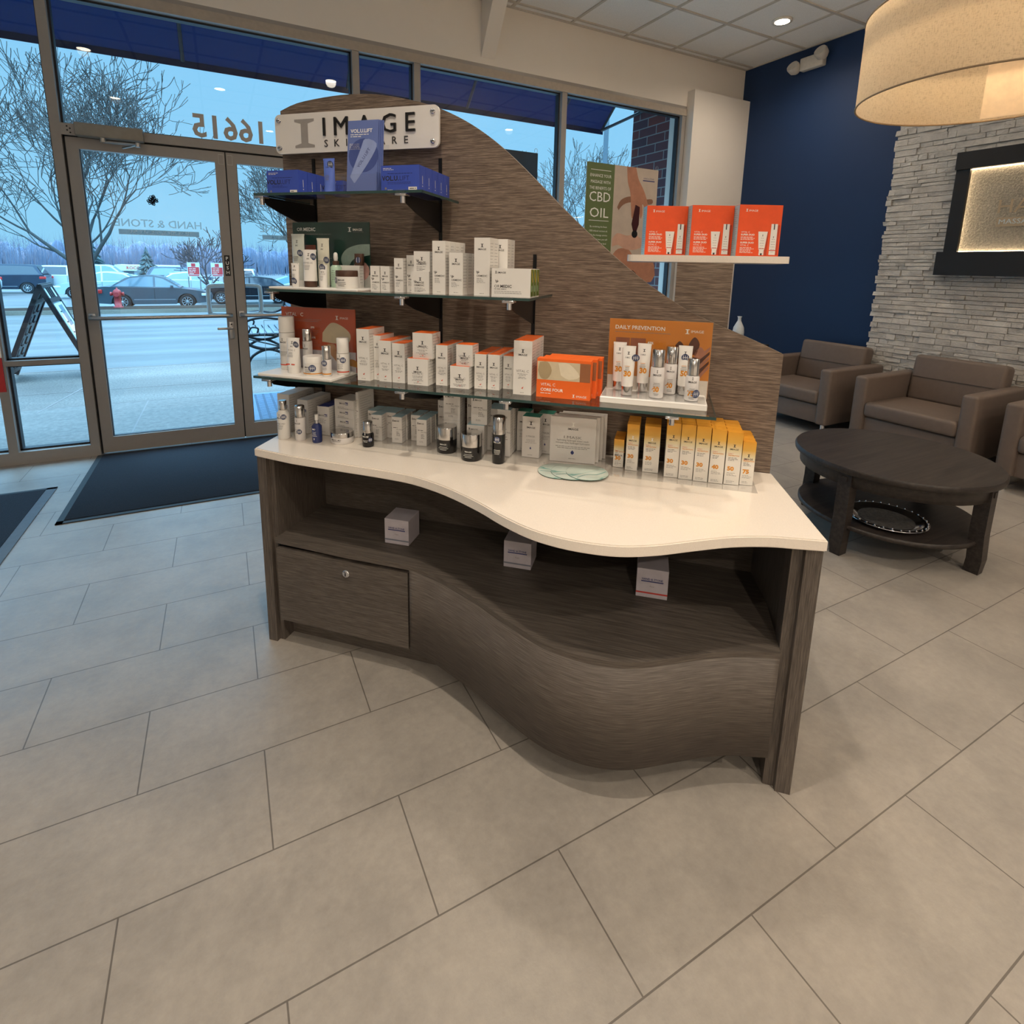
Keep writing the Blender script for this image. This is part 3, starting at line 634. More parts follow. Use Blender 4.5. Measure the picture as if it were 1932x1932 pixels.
    for s in (-1, 1):
        for k in (-.95, .05): m.box(k, s * (hw + .004) - .006, belt - .12, k + .18, s * (hw + .004) + .012, belt - .09, body)
        m.box(-fx + r + .12, s * (hw + .003) - .004, .42, fx - r - .12, s * (hw + .003) + .006, .445, RIM)
        m.box(split - .012, s * hw - .003, .3, split + .002, s * hw + .002, belt, BLACKP)
    m.build('door_trim', t); t.scale = (scale,) * 3
    return t
car((-2.7, 30.3, -.845), R(-1), 'sedan', (78, 96, 108), 'dark grey sedan with silver alloy wheels behind the red hydrant', 2.5, 4.5, 1.52)
car((1.35, 33.0, -.85), R(177), 'sedan', (26, 36, 46), 'black sedan with silver-edged grille facing left beside the grey sedan', 2.75, 4.8, 1.44, CGD)
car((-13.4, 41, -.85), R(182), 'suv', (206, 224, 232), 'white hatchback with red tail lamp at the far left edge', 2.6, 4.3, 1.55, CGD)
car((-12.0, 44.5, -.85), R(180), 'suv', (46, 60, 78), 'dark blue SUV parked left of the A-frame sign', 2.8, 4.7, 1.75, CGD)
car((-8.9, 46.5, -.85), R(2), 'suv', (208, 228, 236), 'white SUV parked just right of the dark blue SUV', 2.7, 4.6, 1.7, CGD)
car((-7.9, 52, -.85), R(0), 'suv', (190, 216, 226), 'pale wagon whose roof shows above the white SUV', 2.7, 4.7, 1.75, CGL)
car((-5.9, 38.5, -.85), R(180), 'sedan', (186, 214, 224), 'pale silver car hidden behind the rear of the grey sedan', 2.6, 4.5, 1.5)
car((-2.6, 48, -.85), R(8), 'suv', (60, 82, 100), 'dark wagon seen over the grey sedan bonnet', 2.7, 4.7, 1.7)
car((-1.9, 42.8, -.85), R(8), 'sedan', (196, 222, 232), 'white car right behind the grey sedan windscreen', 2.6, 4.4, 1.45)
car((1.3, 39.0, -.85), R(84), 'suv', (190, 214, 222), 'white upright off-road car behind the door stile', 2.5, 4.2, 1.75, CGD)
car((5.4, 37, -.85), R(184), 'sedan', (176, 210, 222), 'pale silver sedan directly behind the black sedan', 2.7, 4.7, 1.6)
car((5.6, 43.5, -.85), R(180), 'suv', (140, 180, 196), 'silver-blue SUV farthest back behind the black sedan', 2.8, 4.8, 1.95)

# hanging posters in the window
def poster_green():
    t = empty('hanging_poster', 'green and photo massage oil poster hanging in the right window', 'poster', (3.276, 4.656, 1.248), 0)
    w_, h_ = .925, 1.17; PG = M('poster_green', (98, 112, 68), .5, var=.02)
    m = MB().box(0, 0, 0, w_, .006, h_, WHITE); m.build('poster_sheet', t)
    cut = .345; m = MB(); y = -.001
    m.quad(0, 0, cut, h_, y, PG); m.quad(cut, 0, w_, h_, y, M('poster_linen', (192, 176, 160), .5, var=.08, nscale=8))
    SK = M('poster_skin', (178, 124, 98), .5, var=.12, nscale=14); SK2 = M('poster_skin_light', (204, 160, 138), .5, var=.08, nscale=12); RB = M('poster_bottle', (62, 18, 22), .4)
    m.poly(smooth_line([(.40, .76), (.44, .83), (.52, .87), (.62, .88), (.74, .86), (.86, .87), (.86, .82), (.72, .81), (.58, .82), (.48, .79), (.42, .73)], 3), y - .0005, M('poster_shadow', (140, 100, 78), .5))
    m.poly(smooth_line([(.50, h_), (.52, 1.02), (.56, .92), (.58, .78), (.60, .66), (.63, .70), (.64, .80), (.69, .74), (.72, .66), (.74, .72), (.73, .82), (.79, .74), (.82, .76), (.78, .88), (.72, .98), (.66, 1.06), (.62, h_)], 3), y - .001, SK)
    m.poly(smooth_line([(.36, .44), (.42, .50), (.55, .48), (.66, .50), (.74, .46), (.84, .50), (.80, .40), (.68, .34), (.54, .34), (.44, .38), (.36, .36)], 3), y - .001, SK2)
    m.poly(smooth_line([(.36, .26), (.44, .34), (.58, .34), (.66, .26), (.8, .22), (w_, .24), (w_, .0), (.36, .0)], 3), y - .0008, SK)
    m.poly(smooth_line([(.50, 0), (.56, .10), (.66, .12), (.74, .04), (.76, 0)], 3), y - .0012, M('poster_hair', (66, 40, 30), .5)); m.poly([(.60, .60), (.64, .80), (.70, .78), (.70, .60), (.67, .52), (.63, .52)], y - .0015, RB); m.poly(circ(.65, .5, .04, 12), y - .0016, BLACKP)
    for z_ in (1.10,): m.quad(.05, z_, .30, z_ + .005, y - .0005, INKW)
    for i, s in enumerate(('ENHANCE YOUR', 'MASSAGE WITH', 'THE BENEFITS OF')): m.text(s, .175, 1.035 - i * .06, .042, y - .0006, INKW, sx=.82)
    m.text('CBD', .175, .80, .135, y - .0006, INKW); m.text('OIL', .175, .645, .135, y - .0006, INKW, sx=1.15)
    m.quad(.05, .61, .30, .615, y - .0005, INKW)
    for i, s in enumerate(('By combining the finest', 'CBD-infused coconut oil,', 'with the massage service', 'you already love, you will', 'experience a new level', 'of relief and relaxation.')): m.text(s, .175, .545 - i * .042, .024, y - .0006, INKW, sx=.95)
    m.poly(circ(.2, .2, .05, 16), y - .0006, M('poster_stone', (200, 186, 160), .5)); m.poly(circ(.14, .23, .03, 16), y - .0007, M('poster_leaf', (70, 100, 60), .5))
    m.text('HAND & STONE', .80, 1.065, .022, y - .0006, INKN, sx=.9); m.quad(.72, 1.045, .88, 1.055, y - .0006, INKN); m.build('printed_picture', t)
    for x_ in (.02, w_ - .02):
        m = MB(); pts = [(x_ + .016 * math.sin(a), .003, h_ + .02 - .02 * math.cos(a)) for a in [k * .6 for k in range(10)]]; m.tube(pts, .0018, STEEL, 5); m.build('hanging_hook', t)
poster_green()
t = empty('hanging_poster', 'dark navy poster in the window half hidden behind the wood panel', 'poster', (1.912, 4.656, 1.44)); m = MB().box(0, 0, 0, .80, .006, .99, M('poster_navy', (20, 46, 66), .4, var=.3, nscale=3)); m.build('poster_sheet', t)
m = MB(); m.tube([(.78 + .016 * math.sin(a), .003, 1.01 - .02 * math.cos(a)) for a in [k * .6 for k in range(10)]], .0018, STEEL, 5); m.build('hanging_hook', t)

# floor mats inside
MATN = M('navy_carpet', (13, 24, 38), .95, var=.3, nscale=160, bump=.5)
m = MB().rbox(-.83, 3.46, .001, .95, 4.585, .011, .004, MATN, 1); mt = tag(m.build('entrance_mat'), 'dark navy carpet mat in front of the double doors', 'mat')
m = MB(); MBR = M('mat_rubber_edge', (44, 52, 58), .7); m.box(-.86, 3.43, .0006, .98, 3.462, .006, MBR); m.box(-.86, 3.43, .0006, -.828, 4.59, .006, MBR); m.build('rubber_border', mt)
T = Matrix.Translation((-.99, 4.03, 0)) @ Matrix.Rotation(R(-0.5), 4, 'Z')
m = MB(); m.box(-2.4, -2.9, .001, -.03, -.03, .009, MATN, T); mt = tag(m.build('entrance_mat'), 'dark navy carpet mat with grey border at the left edge', 'mat')
m = MB(); m.box(-.03, -2.9, .0006, .02, .0, .006, M('mat_grey_border', (96, 108, 118), .8), T); m.box(-2.4, -.03, .0006, .02, .0, .006, MBR, T); m.build('rubber_border', mt)
# red and white banner edge at far left
t = empty('retractable_banner', 'white and red promotional banner cut off at the left edge', 'banner', (-1.36, 3.05, 0))
m = MB().box(-.02, -.15, .0, .5, .15, .09, STEEL); m.build('base', t) if False else None
m = MB().box(-.5, -.002, .80, .50, .002, 1.9, M('banner_white', (210, 208, 206), .5)); m.box(-.5, -.003, .80, .5, .003, .95, M('banner_red', (150, 26, 34), .5)); m.micro(.35, .49, 1.15, 8, .025, .008, -.0035, INK)
m.build('banner_sheet', t); m = MB().tube([(0, .02, .01), (0, .02, 1.9)], .012, STEEL); m.box(-.5, -.01, 1.9, .5, .02, 1.93, STEEL); m.box(-.3, -.14, .0095, .3, .16, .03, STEEL); m.build('stand_pole', t)

# ------------------------------------------------------------------ ceiling fittings
LAMPE = M('downlight_lens', (255, 240, 220), .5, emit=((1, .86, .66), 22.0))
for i, ((x_, y_), e) in enumerate(DOWNLIGHTS_AND_FILL):
    lb = 'recessed round downlight glowing in the ceiling near the blue wall' if i == 2 else 'recessed round downlight over the shop floor, in a grid partly added as unseen fill light'
    t = empty('downlight', lb, 'light', (x_, y_, ZC)) if True else None
    if i != 2: t['group'] = 'recessed downlights over the shop floor'
    m = MB().lathe([(.062, -.010), (.085, -.010), (.085, .004), (.062, .004)], M('downlight_trim', (232, 226, 216), .4), 24, cap=False); m.build('trim_ring', t)
    m = MB().lathe([(.0005, -.0085), (.062, -.0085)], LAMPE, 24, cap=False); m.build('lens', t)
m = MB(); m.lathe([(.03, -.002), (.028, -.008), (.008, -.012), (.008, -.03), (.02, -.034), (.02, -.037), (.001, -.037)], STEEL, 12); tag(m.build('fire_sprinkler', None, (3.87, 3.42, ZC)), 'small sprinkler head on the ceiling left of the downlight', 'sprinkler')
# emergency light
t = empty('emergency_light', 'white twin-head emergency light high on the blue wall', 'light', (XR, 3.82, 3.40)); EW = M('emergency_white', (206, 200, 190), .45)
m = MB().rbox(-.07, -.17, -.05, 0, .07, .07, .012, EW); m.build('housing', t)
for yy, q in ((.12, .0), (-.16, .06)):
    m = MB().lathe([(.03, -.05), (.055, -.02), (.06, .03), (.055, .045)], EW, 14, Matrix.Translation((-.07, yy, q - .01)) @ Matrix.Rotation(R(-60), 4, 'Y')); m.build('lamp_head', t)

# pendant drum lamp
PX, PY, PZ, PR, PH = 2.935, 1.262, 2.13, .481, .36
pd = empty('pendant_lamp', 'large round linen drum pendant lamp hanging over the round table', 'lamp', (PX, PY, PZ))
def linen():
    x = NT('linen_shade'); n = x.noise(x.coord((1, 1, .2)), 330, 3); n2 = x.noise(x.coord((.2, .2, 1.6)), 330, 3)
    ad = x.n('ShaderNodeMath', operation='ADD'); x.l(n, ad.inputs[0]); x.l(n2, ad.inputs[1])
    c = x.ramp(ad.outputs[0], [(.75, lin((206, 186, 154))), (1.25, lin((232, 214, 184)))])
    t = x.t; t.nodes.remove(x.b); d = x.n('ShaderNodeBsdfDiffuse'); tr = x.n('ShaderNodeBsdfTranslucent'); mx = x.n('ShaderNodeMixShader'); mx.inputs[0].default_value = .42
    x.l(c, d.inputs[0]); x.l(c, tr.inputs[0]); x.l(d.outputs[0], mx.inputs[1]); x.l(tr.outputs[0], mx.inputs[2]); x.l(mx.outputs[0], t.nodes['Material Output'].inputs[0]); return x.m
LIN = linen()
m = MB().lathe([(PR, 0), (PR, PH)], LIN, 72, cap=False); m.build('shade', pd)
m = MB(); wv = []
for k in range(17):
    a = R(-22 + k * 2.97); wv += [((PR - .003) * math.cos(a), (PR - .003) * math.sin(a), .012), ((PR - .003) * math.cos(a), (PR - .003) * math.sin(a), PH - .012)]
m.add(wv, [(2 * k, 2 * k + 1, 2 * k + 3, 2 * k + 2) for k in range(16)], M('shade_lining', (244, 224, 196), .7), True); m.build('lining_flap', pd)
m = MB(); ring_p = [(PR * math.cos(a), PR * math.sin(a), 0) for a in [2 * PI * k / 72 for k in range(73)]]; m.tube(ring_p, .004, M('shade_hem', (150, 128, 100), .7), 5); m.tube([(p[0], p[1], PH) for p in ring_p], .004, MATS['shade_hem'], 5); m.build('hem_ring', pd)
m = MB().lathe([(.0005, .11), (PR - .012, .11)], M('shade_diffuser', (236, 220, 196), .6, trans=None), 48, cap=False)
def diffuser():
    x = NT('diffuser'); t = x.t; t.nodes.remove(x.b); d = x.n('ShaderNodeBsdfDiffuse'); tr = x.n('ShaderNodeBsdfTranslucent'); mx = x.n('ShaderNodeMixShader'); mx.inputs[0].default_value = .6
    for q in (d, tr): q.inputs[0].default_value = (*lin((240, 224, 200)), 1)
    x.l(d.outputs[0], mx.inputs[1]); x.l(tr.outputs[0], mx.inputs[2]); x.l(mx.outputs[0], t.nodes['Material Output'].inputs[0]); MATS['diffuser'] = x.m; return x.m
m = MB(); m.lathe([(.16, .20), (.16, .33)], diffuser(), 32, cap=False); m.lathe([(.0005, .20), (.16, .20)], MATS['diffuser'], 32, cap=False); m.build('inner_diffuser', pd)
m = MB().tube([(0, 0, .2), (0, 0, ZC - PZ)], .008, STEEL, 8); m.tube([(-PR, 0, PH - .01), (PR, 0, PH - .01)], .003, STEEL, 5); m.tube([(0, -PR, PH - .01), (0, PR, PH - .01)], .003, STEEL, 5); m.build('stem', pd)
bl = M('warm_bulb', (255, 230, 190), .4, emit=((1, .74, .42), 4.0))
for k in range(3):
    a = 2 * PI * k / 3; m = MB().lathe([(.001, -.05), (.022, -.035), (.03, 0), (.02, .03), (.012, .05)], bl, 12, Matrix.Translation((.05 * math.cos(a), 0.05 * math.sin(a), .27))); m.build('bulb', pd)
lp = bpy.data.lights.new('pendant_bulb_light', 'POINT'); lp.energy = 95; lp.color = (1, .74, .46); lp.shadow_soft_size = .09
lo = bpy.data.objects.new('pendant_bulb_light', lp); C.objects.link(lo); lo.location = (0, 0, .27); lo.parent = pd

# ------------------------------------------------------------------ lounge furniture
LEATH = M('taupe_leather', (108, 95, 87), .5, var=.05, nscale=25, bump=.08, spec=.3)
def armchair(y0, label):
    t = empty('armchair', label, 'armchair', (4.45, y0, 0), 0, 'taupe leather armchairs along the stone wall')
    W_ = .82
    m = MB().rbox(.03, .085, .10, .74, W_ - .085, .265, .015, LEATH, 3); m.build('base', t)
    m = MB().rbox(-.005, .095, .27, .56, W_ - .095, .385, .028, LEATH, 3); m.build('seat_cushion', t)
    for a in (0, W_ - .10): m = MB().rbox(0, a, .10, .77, a + .10, .583, .022, LEATH, 3); m.build('arm', t)
    T = Matrix.Translation((.60, 0, .30)) @ Matrix.Rotation(R(9), 4, 'Y')
    m = MB().rbox(-.03, .10, .06, .11, W_ - .10, .44, .03, LEATH, 3, T)
    m.box(-.034, .115, .255, -.028, W_ - .115, .258, M('leather_seam', (62, 54, 48), .7), T); m.build('backrest', t)
    m = MB().rbox(.66, .02, .1, .77, W_ - .02, .56, .02, LEATH, 3); m.build('back_panel', t)
    for a in (.05, .70):
        for b in (.05, W_ - .05): m = MB().lathe([(.018, 0), (.02, .105)], CHROME, 12, Matrix.Translation((a, b, 0))); m.build('leg', t)
armchair(2.68, 'taupe leather armchair farthest left, in front of the navy wall')
armchair(1.67, 'taupe leather armchair in the middle, behind the round table')
armchair(.71, 'taupe leather armchair cut off at the right edge of the photo')
# round table
tb = empty('coffee_table', 'round dark wood coffee table with lower shelf', 'table', (3.06, 1.465, 0))
m = MB().lathe([(.44, .425), (.455, .432), (.457, .45), (.45, .46)], W_DARK, 64); m.build('tabletop', tb)
m = MB().lathe([(.415, .36), (.425, .362), (.428, .425)], W_DARK, 64, cap=False); m.lathe([(.395, .425), (.395, .36), (.415, .36)], W_DARK, 64, cap=False); m.build('apron', tb)
m = MB().lathe([(.40, .135), (.412, .14), (.412, .155), (.405, .16)], W_DARK, 64); m.build('lower_shelf', tb)
for k in range(4):
    T = Matrix.Rotation(k * PI / 2 + R(2), 4, 'Z'); m = MB()
    rg = []
    for z_, r_, s_ in ((0, .405, .024), (.07, .412, .030), (.2, .405, .031), (.43, .405, .031)): rg.append([(r_ - .03, -s_, z_), (r_ + .03, -s_, z_), (r_ + .03, s_, z_), (r_ - .03, s_, z_)])
    m.loft(rg, W_DARK, T, False); m.prism([(-.012, .385), (.012, .385), (.012, .41), (-.012, .41)], .435, .439, W_DARK, 'x', T); m.build('leg', tb)
m = MB(); T = Matrix.Translation((2.90, 1.375, .161)); m.lathe([(.0005, .006), (.125, .006), (.14, .012), (.165, .022), (.178, .02), (.18, .016), (.165, .012), (.14, .002), (.12, 0)], CHROME, 48, T)
for k in range(30): m.lathe([(.001, .02), (.006, .021), (.001, .028)], CHROME, 6, T @ Matrix.Translation((.171 * math.cos(k * PI / 15), .171 * math.sin(k * PI / 15), 0)), cap=False)
m.lathe([(.0005, .0075), (.122, .0075)], M('engraved_silver', (170, 166, 160), .42, .85, var=.3, nscale=70, bump=.5), 40, T, cap=False)
tag(m.build('serving_tray'), 'round silver serving tray with beaded rim on the lower shelf of the round table', 'tray')
et = empty('side_table', 'small dark side table in the corner carrying the white vase', 'table', (4.86, 3.98, 0)); m = MB().rbox(-.22, -.22, .6, .22, .22, .63, .005, W_DARK); m.build('tabletop', et)
for a in (-.19, .19):
    for b in (-.19, .19): MB().box(a - .02, b - .02, 0, a + .02, b + .02, .6, W_DARK).build('leg', et)
m = MB().lathe([(.03, 0), (.05, .006), (.056, .05), (.058, .12), (.052, .17), (.03, .215), (.018, .24), (.017, .27), (.024, .285), (.021, .285), (.014, .268)], M('white_ceramic', (214, 218, 220), .35, bump=.3, nscale=40), 28, Matrix.Translation((4.82, 3.95, .63)))
tag(m.build('vase'), 'white ceramic bottle vase standing in front of the navy wall', 'vase')
# water feature on the stone wall
FR = M('black_mantel_wood', (20, 15, 13), .5, var=.1)
wf = empty('lit_logo_panel', 'black framed backlit stone panel with raised logo on the stone wall', 'wall sign', (5.262, 2.40, 1.385))
def wbox(name, y0, y1, z0, z1, d0, d1, mt):                      # y measured rightwards in view from the left end, d toward the room
    return MB().box(-d1, -y1, z0, -d0, -y0, z1, mt).build(name, wf)
wbox('mantel_ledge', 0, 1.56, 0, .185, 0, .085, FR); wbox('mantel_header', .03, 1.53, .815, .945, 0, .075, FR)
wbox('frame_jamb', .035, .128, .185, .815, .034, .06, FR); wbox('frame_jamb', 1.432, 1.525, .185, .815, .034, .06, FR); wbox('back_box', .036, .085, .185, .815, 0, .034, FR); wbox('back_box', 1.475, 1.524, .185, .815, 0, .034, FR)
def slate():
    x = NT('textured_slate'); n = x.noise(x.coord(), 70, 6, .7); x.l(x.ramp(n, [(.3, lin((92, 88, 82))), (.7, lin((140, 134, 124)))]), x.b.inputs['Base Color'])
    x.b.inputs['Roughness'].default_value = .3; x.b.inputs['Metallic'].default_value = .1; x.bump(n, .9, .012); return x.m
wbox('slate_sheet', .085, 1.475, .185, .815, 0.0, .012, slate())
LED = M('warm_led', (255, 225, 170), .5, emit=((1, .76, .46), 26.0))
m = MB(); m.box(-.030, -.098, .19, -.016, -.088, .81, LED); m.box(-.030, -1.472, .19, -.016, -1.462, .81, LED); m.box(-.026, -1.43, .1855, -.016, -.10, .1895, LED); m.box(-.026, -1.43, .8105, -.016, -.10, .8145, LED); m.build('led_strip', wf)
T = Matrix.Translation((-.016, 0, 0)) @ Matrix.Rotation(-PI / 2, 4, 'Z'); m = MB(); GOLD = M('bronze_letters', (168, 150, 124), .5)
m.text('HAND & STONE', .33, .47, .14, -.002, GOLD, 'L', T=T, sx=1.05); m.box(.335, -.004, .37, 1.26, .0, .435, GOLD, T); m.text('MASSAGE AND FACIAL SPA', .35, .388, .05, -.005, M('pale_letters', (190, 205, 208), .4), 'L', T=T, sx=1.15); m.build('logo_lettering', wf)

# ------------------------------------------------------------------ display fixture
def at(u, v, z): return F(u, v, z)
def fx(mb, name, parent=None): return mb.build(name, parent, (0, 0, 0), 0 if parent else ANG)
cab = empty('display_cabinet', 'grey-brown wood retail display cabinet with wavy front, drawer and tall curved back panel', 'display cabinet', (0, 0, 0), ANG)
CURVE = smooth_line([(-.754, 1.466), (-.68, 1.449), (-.592, 1.413), (-.50, 1.37), (-.415, 1.322), (-.284, 1.253), (-.205, 1.228), (-.132, 1.22), (-.07, 1.225), (-.011, 1.242), (.06, 1.278), (.136, 1.32), (.2, 1.35), (.247, 1.368), (.338, 1.39)], 4)
LEFTC = [(-1.285, 1.478), (-1.0, 1.466)]
fullc = LEFTC + CURVE
# curved front skirt
m = MB(); n = len(CURVE); vs = []
for p in CURVE: vs += [(p[0], p[1], .10), (p[0], p[1], .40), (p[0], p[1] + .02, .40), (p[0], p[1] + .02, .10)]
def skirt_mat():
    x = NT('laminate_curved'); c = x.n('ShaderNodeTexCoord'); s_ = x.n('ShaderNodeSeparateXYZ'); k = x.n('ShaderNodeCombineXYZ'); x.l(c.outputs['Object'], s_.inputs[0])
    a = x.n('ShaderNodeMath', operation='MULTIPLY'); a.inputs[1].default_value = 14; x.l(s_.outputs[0], a.inputs[0]); x.l(a.outputs[0], k.inputs[0])
    b = x.n('ShaderNodeMath', operation='MULTIPLY'); b.inputs[1].default_value = 430; x.l(s_.outputs[2], b.inputs[0]); x.l(b.outputs[0], k.inputs[1])
    n1 = x.noise(k.outputs[0], 1.0, 5, .6); x.l(x.ramp(n1, [(.36, lin((72, 66, 60))), (.5, lin((88, 80, 74))), (.66, lin((106, 98, 90)))]), x.b.inputs['Base Color']); x.b.inputs['Roughness'].default_value = .5; x.b.inputs['Specular IOR Level'].default_value = .35
    x.bump(n1, .25, .002); return x.m
W_SK = skirt_mat()
fs = []
for i in range(n - 1):
    a, b = 4 * i, 4 * i + 4
    fs += [(a, b, b + 1, a + 1), (a + 1, b + 1, b + 2, a + 2), (a + 2, b + 2, b + 3, a + 3), (a + 3, b + 3, b, a)]
m.add(vs, fs + [(0, 1, 2, 3), (4 * n - 4, 4 * n - 1, 4 * n - 2, 4 * n - 3)], W_SK, True); m.build('curved_front_panel', cab)
m = MB(); m.prism(fullc + [(.338, 1.80), (-1.285, 1.80)], .40, .4175, W_FLAT, 'z', m2=W_SK); m.build('lower_shelf', cab)
m = MB(); m.box(-1.283, 1.545, .002, .338, 1.775, .0995, W_CAB); m.build('toe_kick', cab)
for a, b, v0 in ((-1.339, -1.303, 1.48), (.366, .404, 1.393)):
    m = MB()
    if a < 0: m.box(a, v0, 0, b, 1.84, .712, W_POST)
    else: m.prism([(a, v0), (b, v0), (.347, 1.826), (.309, 1.826)], 0, .712, W_POST, 'z')
    m.build('side_panel', cab)
for a, b, v0 in ((-1.303, -1.283, 1.497), (.338, .366, 1.408)):
    m = MB(); m.box(a, v0, 0, b, 1.80 if a < 0 else v0 + .06, .712, W_POST); m.build('corner_stile', cab)
m = MB(); m.box(-1.283, 1.78, .4175, .338, 1.80, .712, W_CAB); m.box(-1.283, 1.78, .002, .338, 1.80, .4, W_CAB); m.build('back_panel', cab)
m = MB(); m.prism([(p[0], p[1] + .022) for p in fullc] + [(.366, 1.80), (-1.303, 1.80)], .700, .714, W_FLAT, 'z', m2=W_SK); m.build('sub_top', cab)
m = MB(); m.box(-1.274, 1.470, .105, -.762, 1.488, .385, W_CAB); dr = m.build('drawer_front', cab)
m = MB(); T = Matrix.Translation((-.993, 1.470, .340)) @ Matrix.Rotation(PI / 2, 4, 'X'); m.lathe([(.014, 0), (.014, .004), (.0105, .006), (.0005, .006)], CHROME, 20, T); m.box(-.9945, 1.463, .333, -.9915, 1.4645, .345, BLACKM); m.build('key_lock', dr)
m = MB().box(-1.283, 1.49, .1, -1.276, 1.5, .4, BLACKM); m.box(-1.276, 1.492, .385, -.756, 1.50, .4, BLACKM); m.box(-.761, 1.488, .1, -.755, 1.5, .4, BLACKM); m.build('shadow_gap', cab)
top = smooth_line([(-1.44, 1.93), (-1.366, 1.953), (-1.253, 1.966), (-1.144, 1.970), (-1.039, 1.963), (-.937, 1.944), (-.837, 1.918), (-.759, 1.887), (-.682, 1.847), (-.607, 1.797), (-.532, 1.735), (-.457, 1.666), (-.383, 1.595), (-.31, 1.527), (-.237, 1.464), (-.166, 1.405), (-.078, 1.338), (.014, 1.279), (.077, 1.244), (.175, 1.203), (.271, 1.165), (.347, 1.131)], 3)
m = MB(); m.prism([(-1.44, .0)] + top + [(.347, .0)], 1.828, 1.858, W_PANEL, 'y'); m.build('display_panel', cab)
for u_, z_ in ((-1.305, 1.757), (-.796, 1.742), (-.45, 1.423), (.028, 1.10)):
    m = MB().box(u_ - .006, 1.8235, .75, u_ + .006, 1.8282, z_, BLACKM); m.build('shelf_track', cab)
# rear pillar and white ledge
rr = empty('rear_display_pillar', 'wood pillar rising behind the curved panel under the white ledge', 'display pillar', (0, 0, 0), ANG)
MB().box(.013, 1.875, 0, .183, 1.895, 1.406, W_PANEL).build('pillar', rr)
m = MB().prism([(-.15 + .02, 1.895), (.349 - .02, 1.895)] + circ(.329, 1.915, .02, 4, -PI / 2, 0) + [(.349, 2.2), (-.15, 2.2)] + circ(-.13, 1.915, .02, 4, -PI, -PI / 2), 1.407, 1.4285, QUARTZ, 'z')
tag(fx(m, 'white_ledge'), 'white ledge on the rear pillar carrying the three orange gift boxes', 'shelf')
# counter
front = smooth_line([(-1.344, 1.477), (-1.2, 1.457), (-1.152, 1.453), (-.967, 1.446), (-.832, 1.441), (-.717, 1.428), (-.593, 1.385), (-.468, 1.318), (-.389, 1.265), (-.306, 1.219), (-.235, 1.197), (-.156, 1.189), (-.071, 1.198), (.012, 1.231), (.097, 1.281), (.185, 1.330), (.272, 1.362), (.34, 1.374), (.408, 1.385)], 4)
prof = front + [(.352, 1.8265), (-1.402, 1.8265)]
bm = bmesh.new(); vs = [bm.verts.new((p[0], p[1], .715)) for p in prof]; fcs = bm.faces.new(vs); r_ = bmesh.ops.extrude_face_region(bm, geom=[fcs])
for q in r_['geom']:
    if isinstance(q, bmesh.types.BMVert): q.co.z = .745
bmesh.ops.recalc_face_normals(bm, faces=bm.faces[:])
bmesh.ops.bevel(bm, geom=[e for e in bm.edges if abs(e.verts[0].co.z - e.verts[1].co.z) < 1e-6], offset=.003, segments=2, affect='EDGES')
me = bpy.data.meshes.new('countertop'); bm.to_mesh(me); bm.free(); me.materials.append(QUARTZ); o = bpy.data.objects.new('countertop', me); C.objects.link(o); o.rotation_euler = (0, 0, ANG)
tag(o, 'cream white quartz countertop with wavy front edge', 'countertop')
m = MB().prism([(-1.03, 1.625), (.285, 1.635), (.285, 1.80), (-1.03, 1.80)], .7452, .7464, ACRYL, 'z', m2=SHELFG); tag(fx(m, 'acrylic_sheet'), 'thin clear acrylic sheet lying on the countertop under the cartons', 'sheet')

Z1, Z2, Z3, Z0 = 1.598, 1.292, .995, .7467
def glass_shelf(u0, u1, z, v0, brs, label):
    t = empty('glass_shelf', label, 'shelf', (0, 0, 0), ANG)
    m = MB(); m.box(u0, v0, z - .008, u1, 1.822, z, SHELFG); e = .0012
    m.box(u0, v0 - e, z - .008, u1, v0, z, EDGEG); m.box(u0 - e, v0, z - .008, u0, 1.822, z, EDGEG); m.box(u1, v0, z - .008, u1 + e, 1.822, z, EDGEG); m.build('glass_panel', t)
    for u_ in brs:
        m = MB(); m.prism([(1.8235, z - .0085), (v0 + .03, z - .0085), (v0 + .02, z - .02), (v0 + .035, z - .034), (v0 + .10, z - .055), (1.8235, z - .105)], u_ - .002, u_ + .002, M('bracket_black', (24, 25, 28), .3, .5), 'x')
        b_ = m.build('bracket', t)
        m = MB(); m.rbox(u_ - .018, v0 - .004, z - .016, u_ + .018, v0 + .028, z - .0085, .002, CHROME); m.rbox(u_ - .016, v0 - .006, z - .010, u_ + .016, v0 - .0015, z + .003, .0015, ACRYL)
        m.lathe([(.008, -.036), (.008, -.016)], CHROME, 12, Matrix.Translation((u_, v0 + .014, z))); m.build('glass_clip', b_)
glass_shelf(-1.325, -.727, Z1, 1.53, (-1.305, -.796), 'top glass shelf carrying the blue cartons')
glass_shelf(-1.285, -.386, Z2, 1.515, (-1.275, -.796, -.45), 'middle glass shelf carrying white and green cartons')
glass_shelf(-1.352, .140, Z3, 1.505, (-1.30, -.796, -.45, .028), 'long lowest glass shelf carrying orange-topped cartons')

# printed helpers
def logo_i(m, cx, z, s, y, mt, T=None):
    w2 = .42 * s
    m.poly([(cx - w2, z), (cx + w2, z), (cx + w2, z + .09 * s), (cx + .15 * s, z + .16 * s), (cx - .15 * s, z + .16 * s), (cx - w2, z + .09 * s)], y, mt, T)
    m.poly([(cx - .15 * s, z + .16 * s), (cx + .15 * s, z + .16 * s), (cx + .15 * s, z + .84 * s), (cx - .15 * s, z + .84 * s)], y, mt, T)
    m.poly([(cx - w2, z + s), (cx - w2, z + .91 * s), (cx - .15 * s, z + .84 * s), (cx + .15 * s, z + .84 * s), (cx + w2, z + .91 * s), (cx + w2, z + s)], y, mt, T)
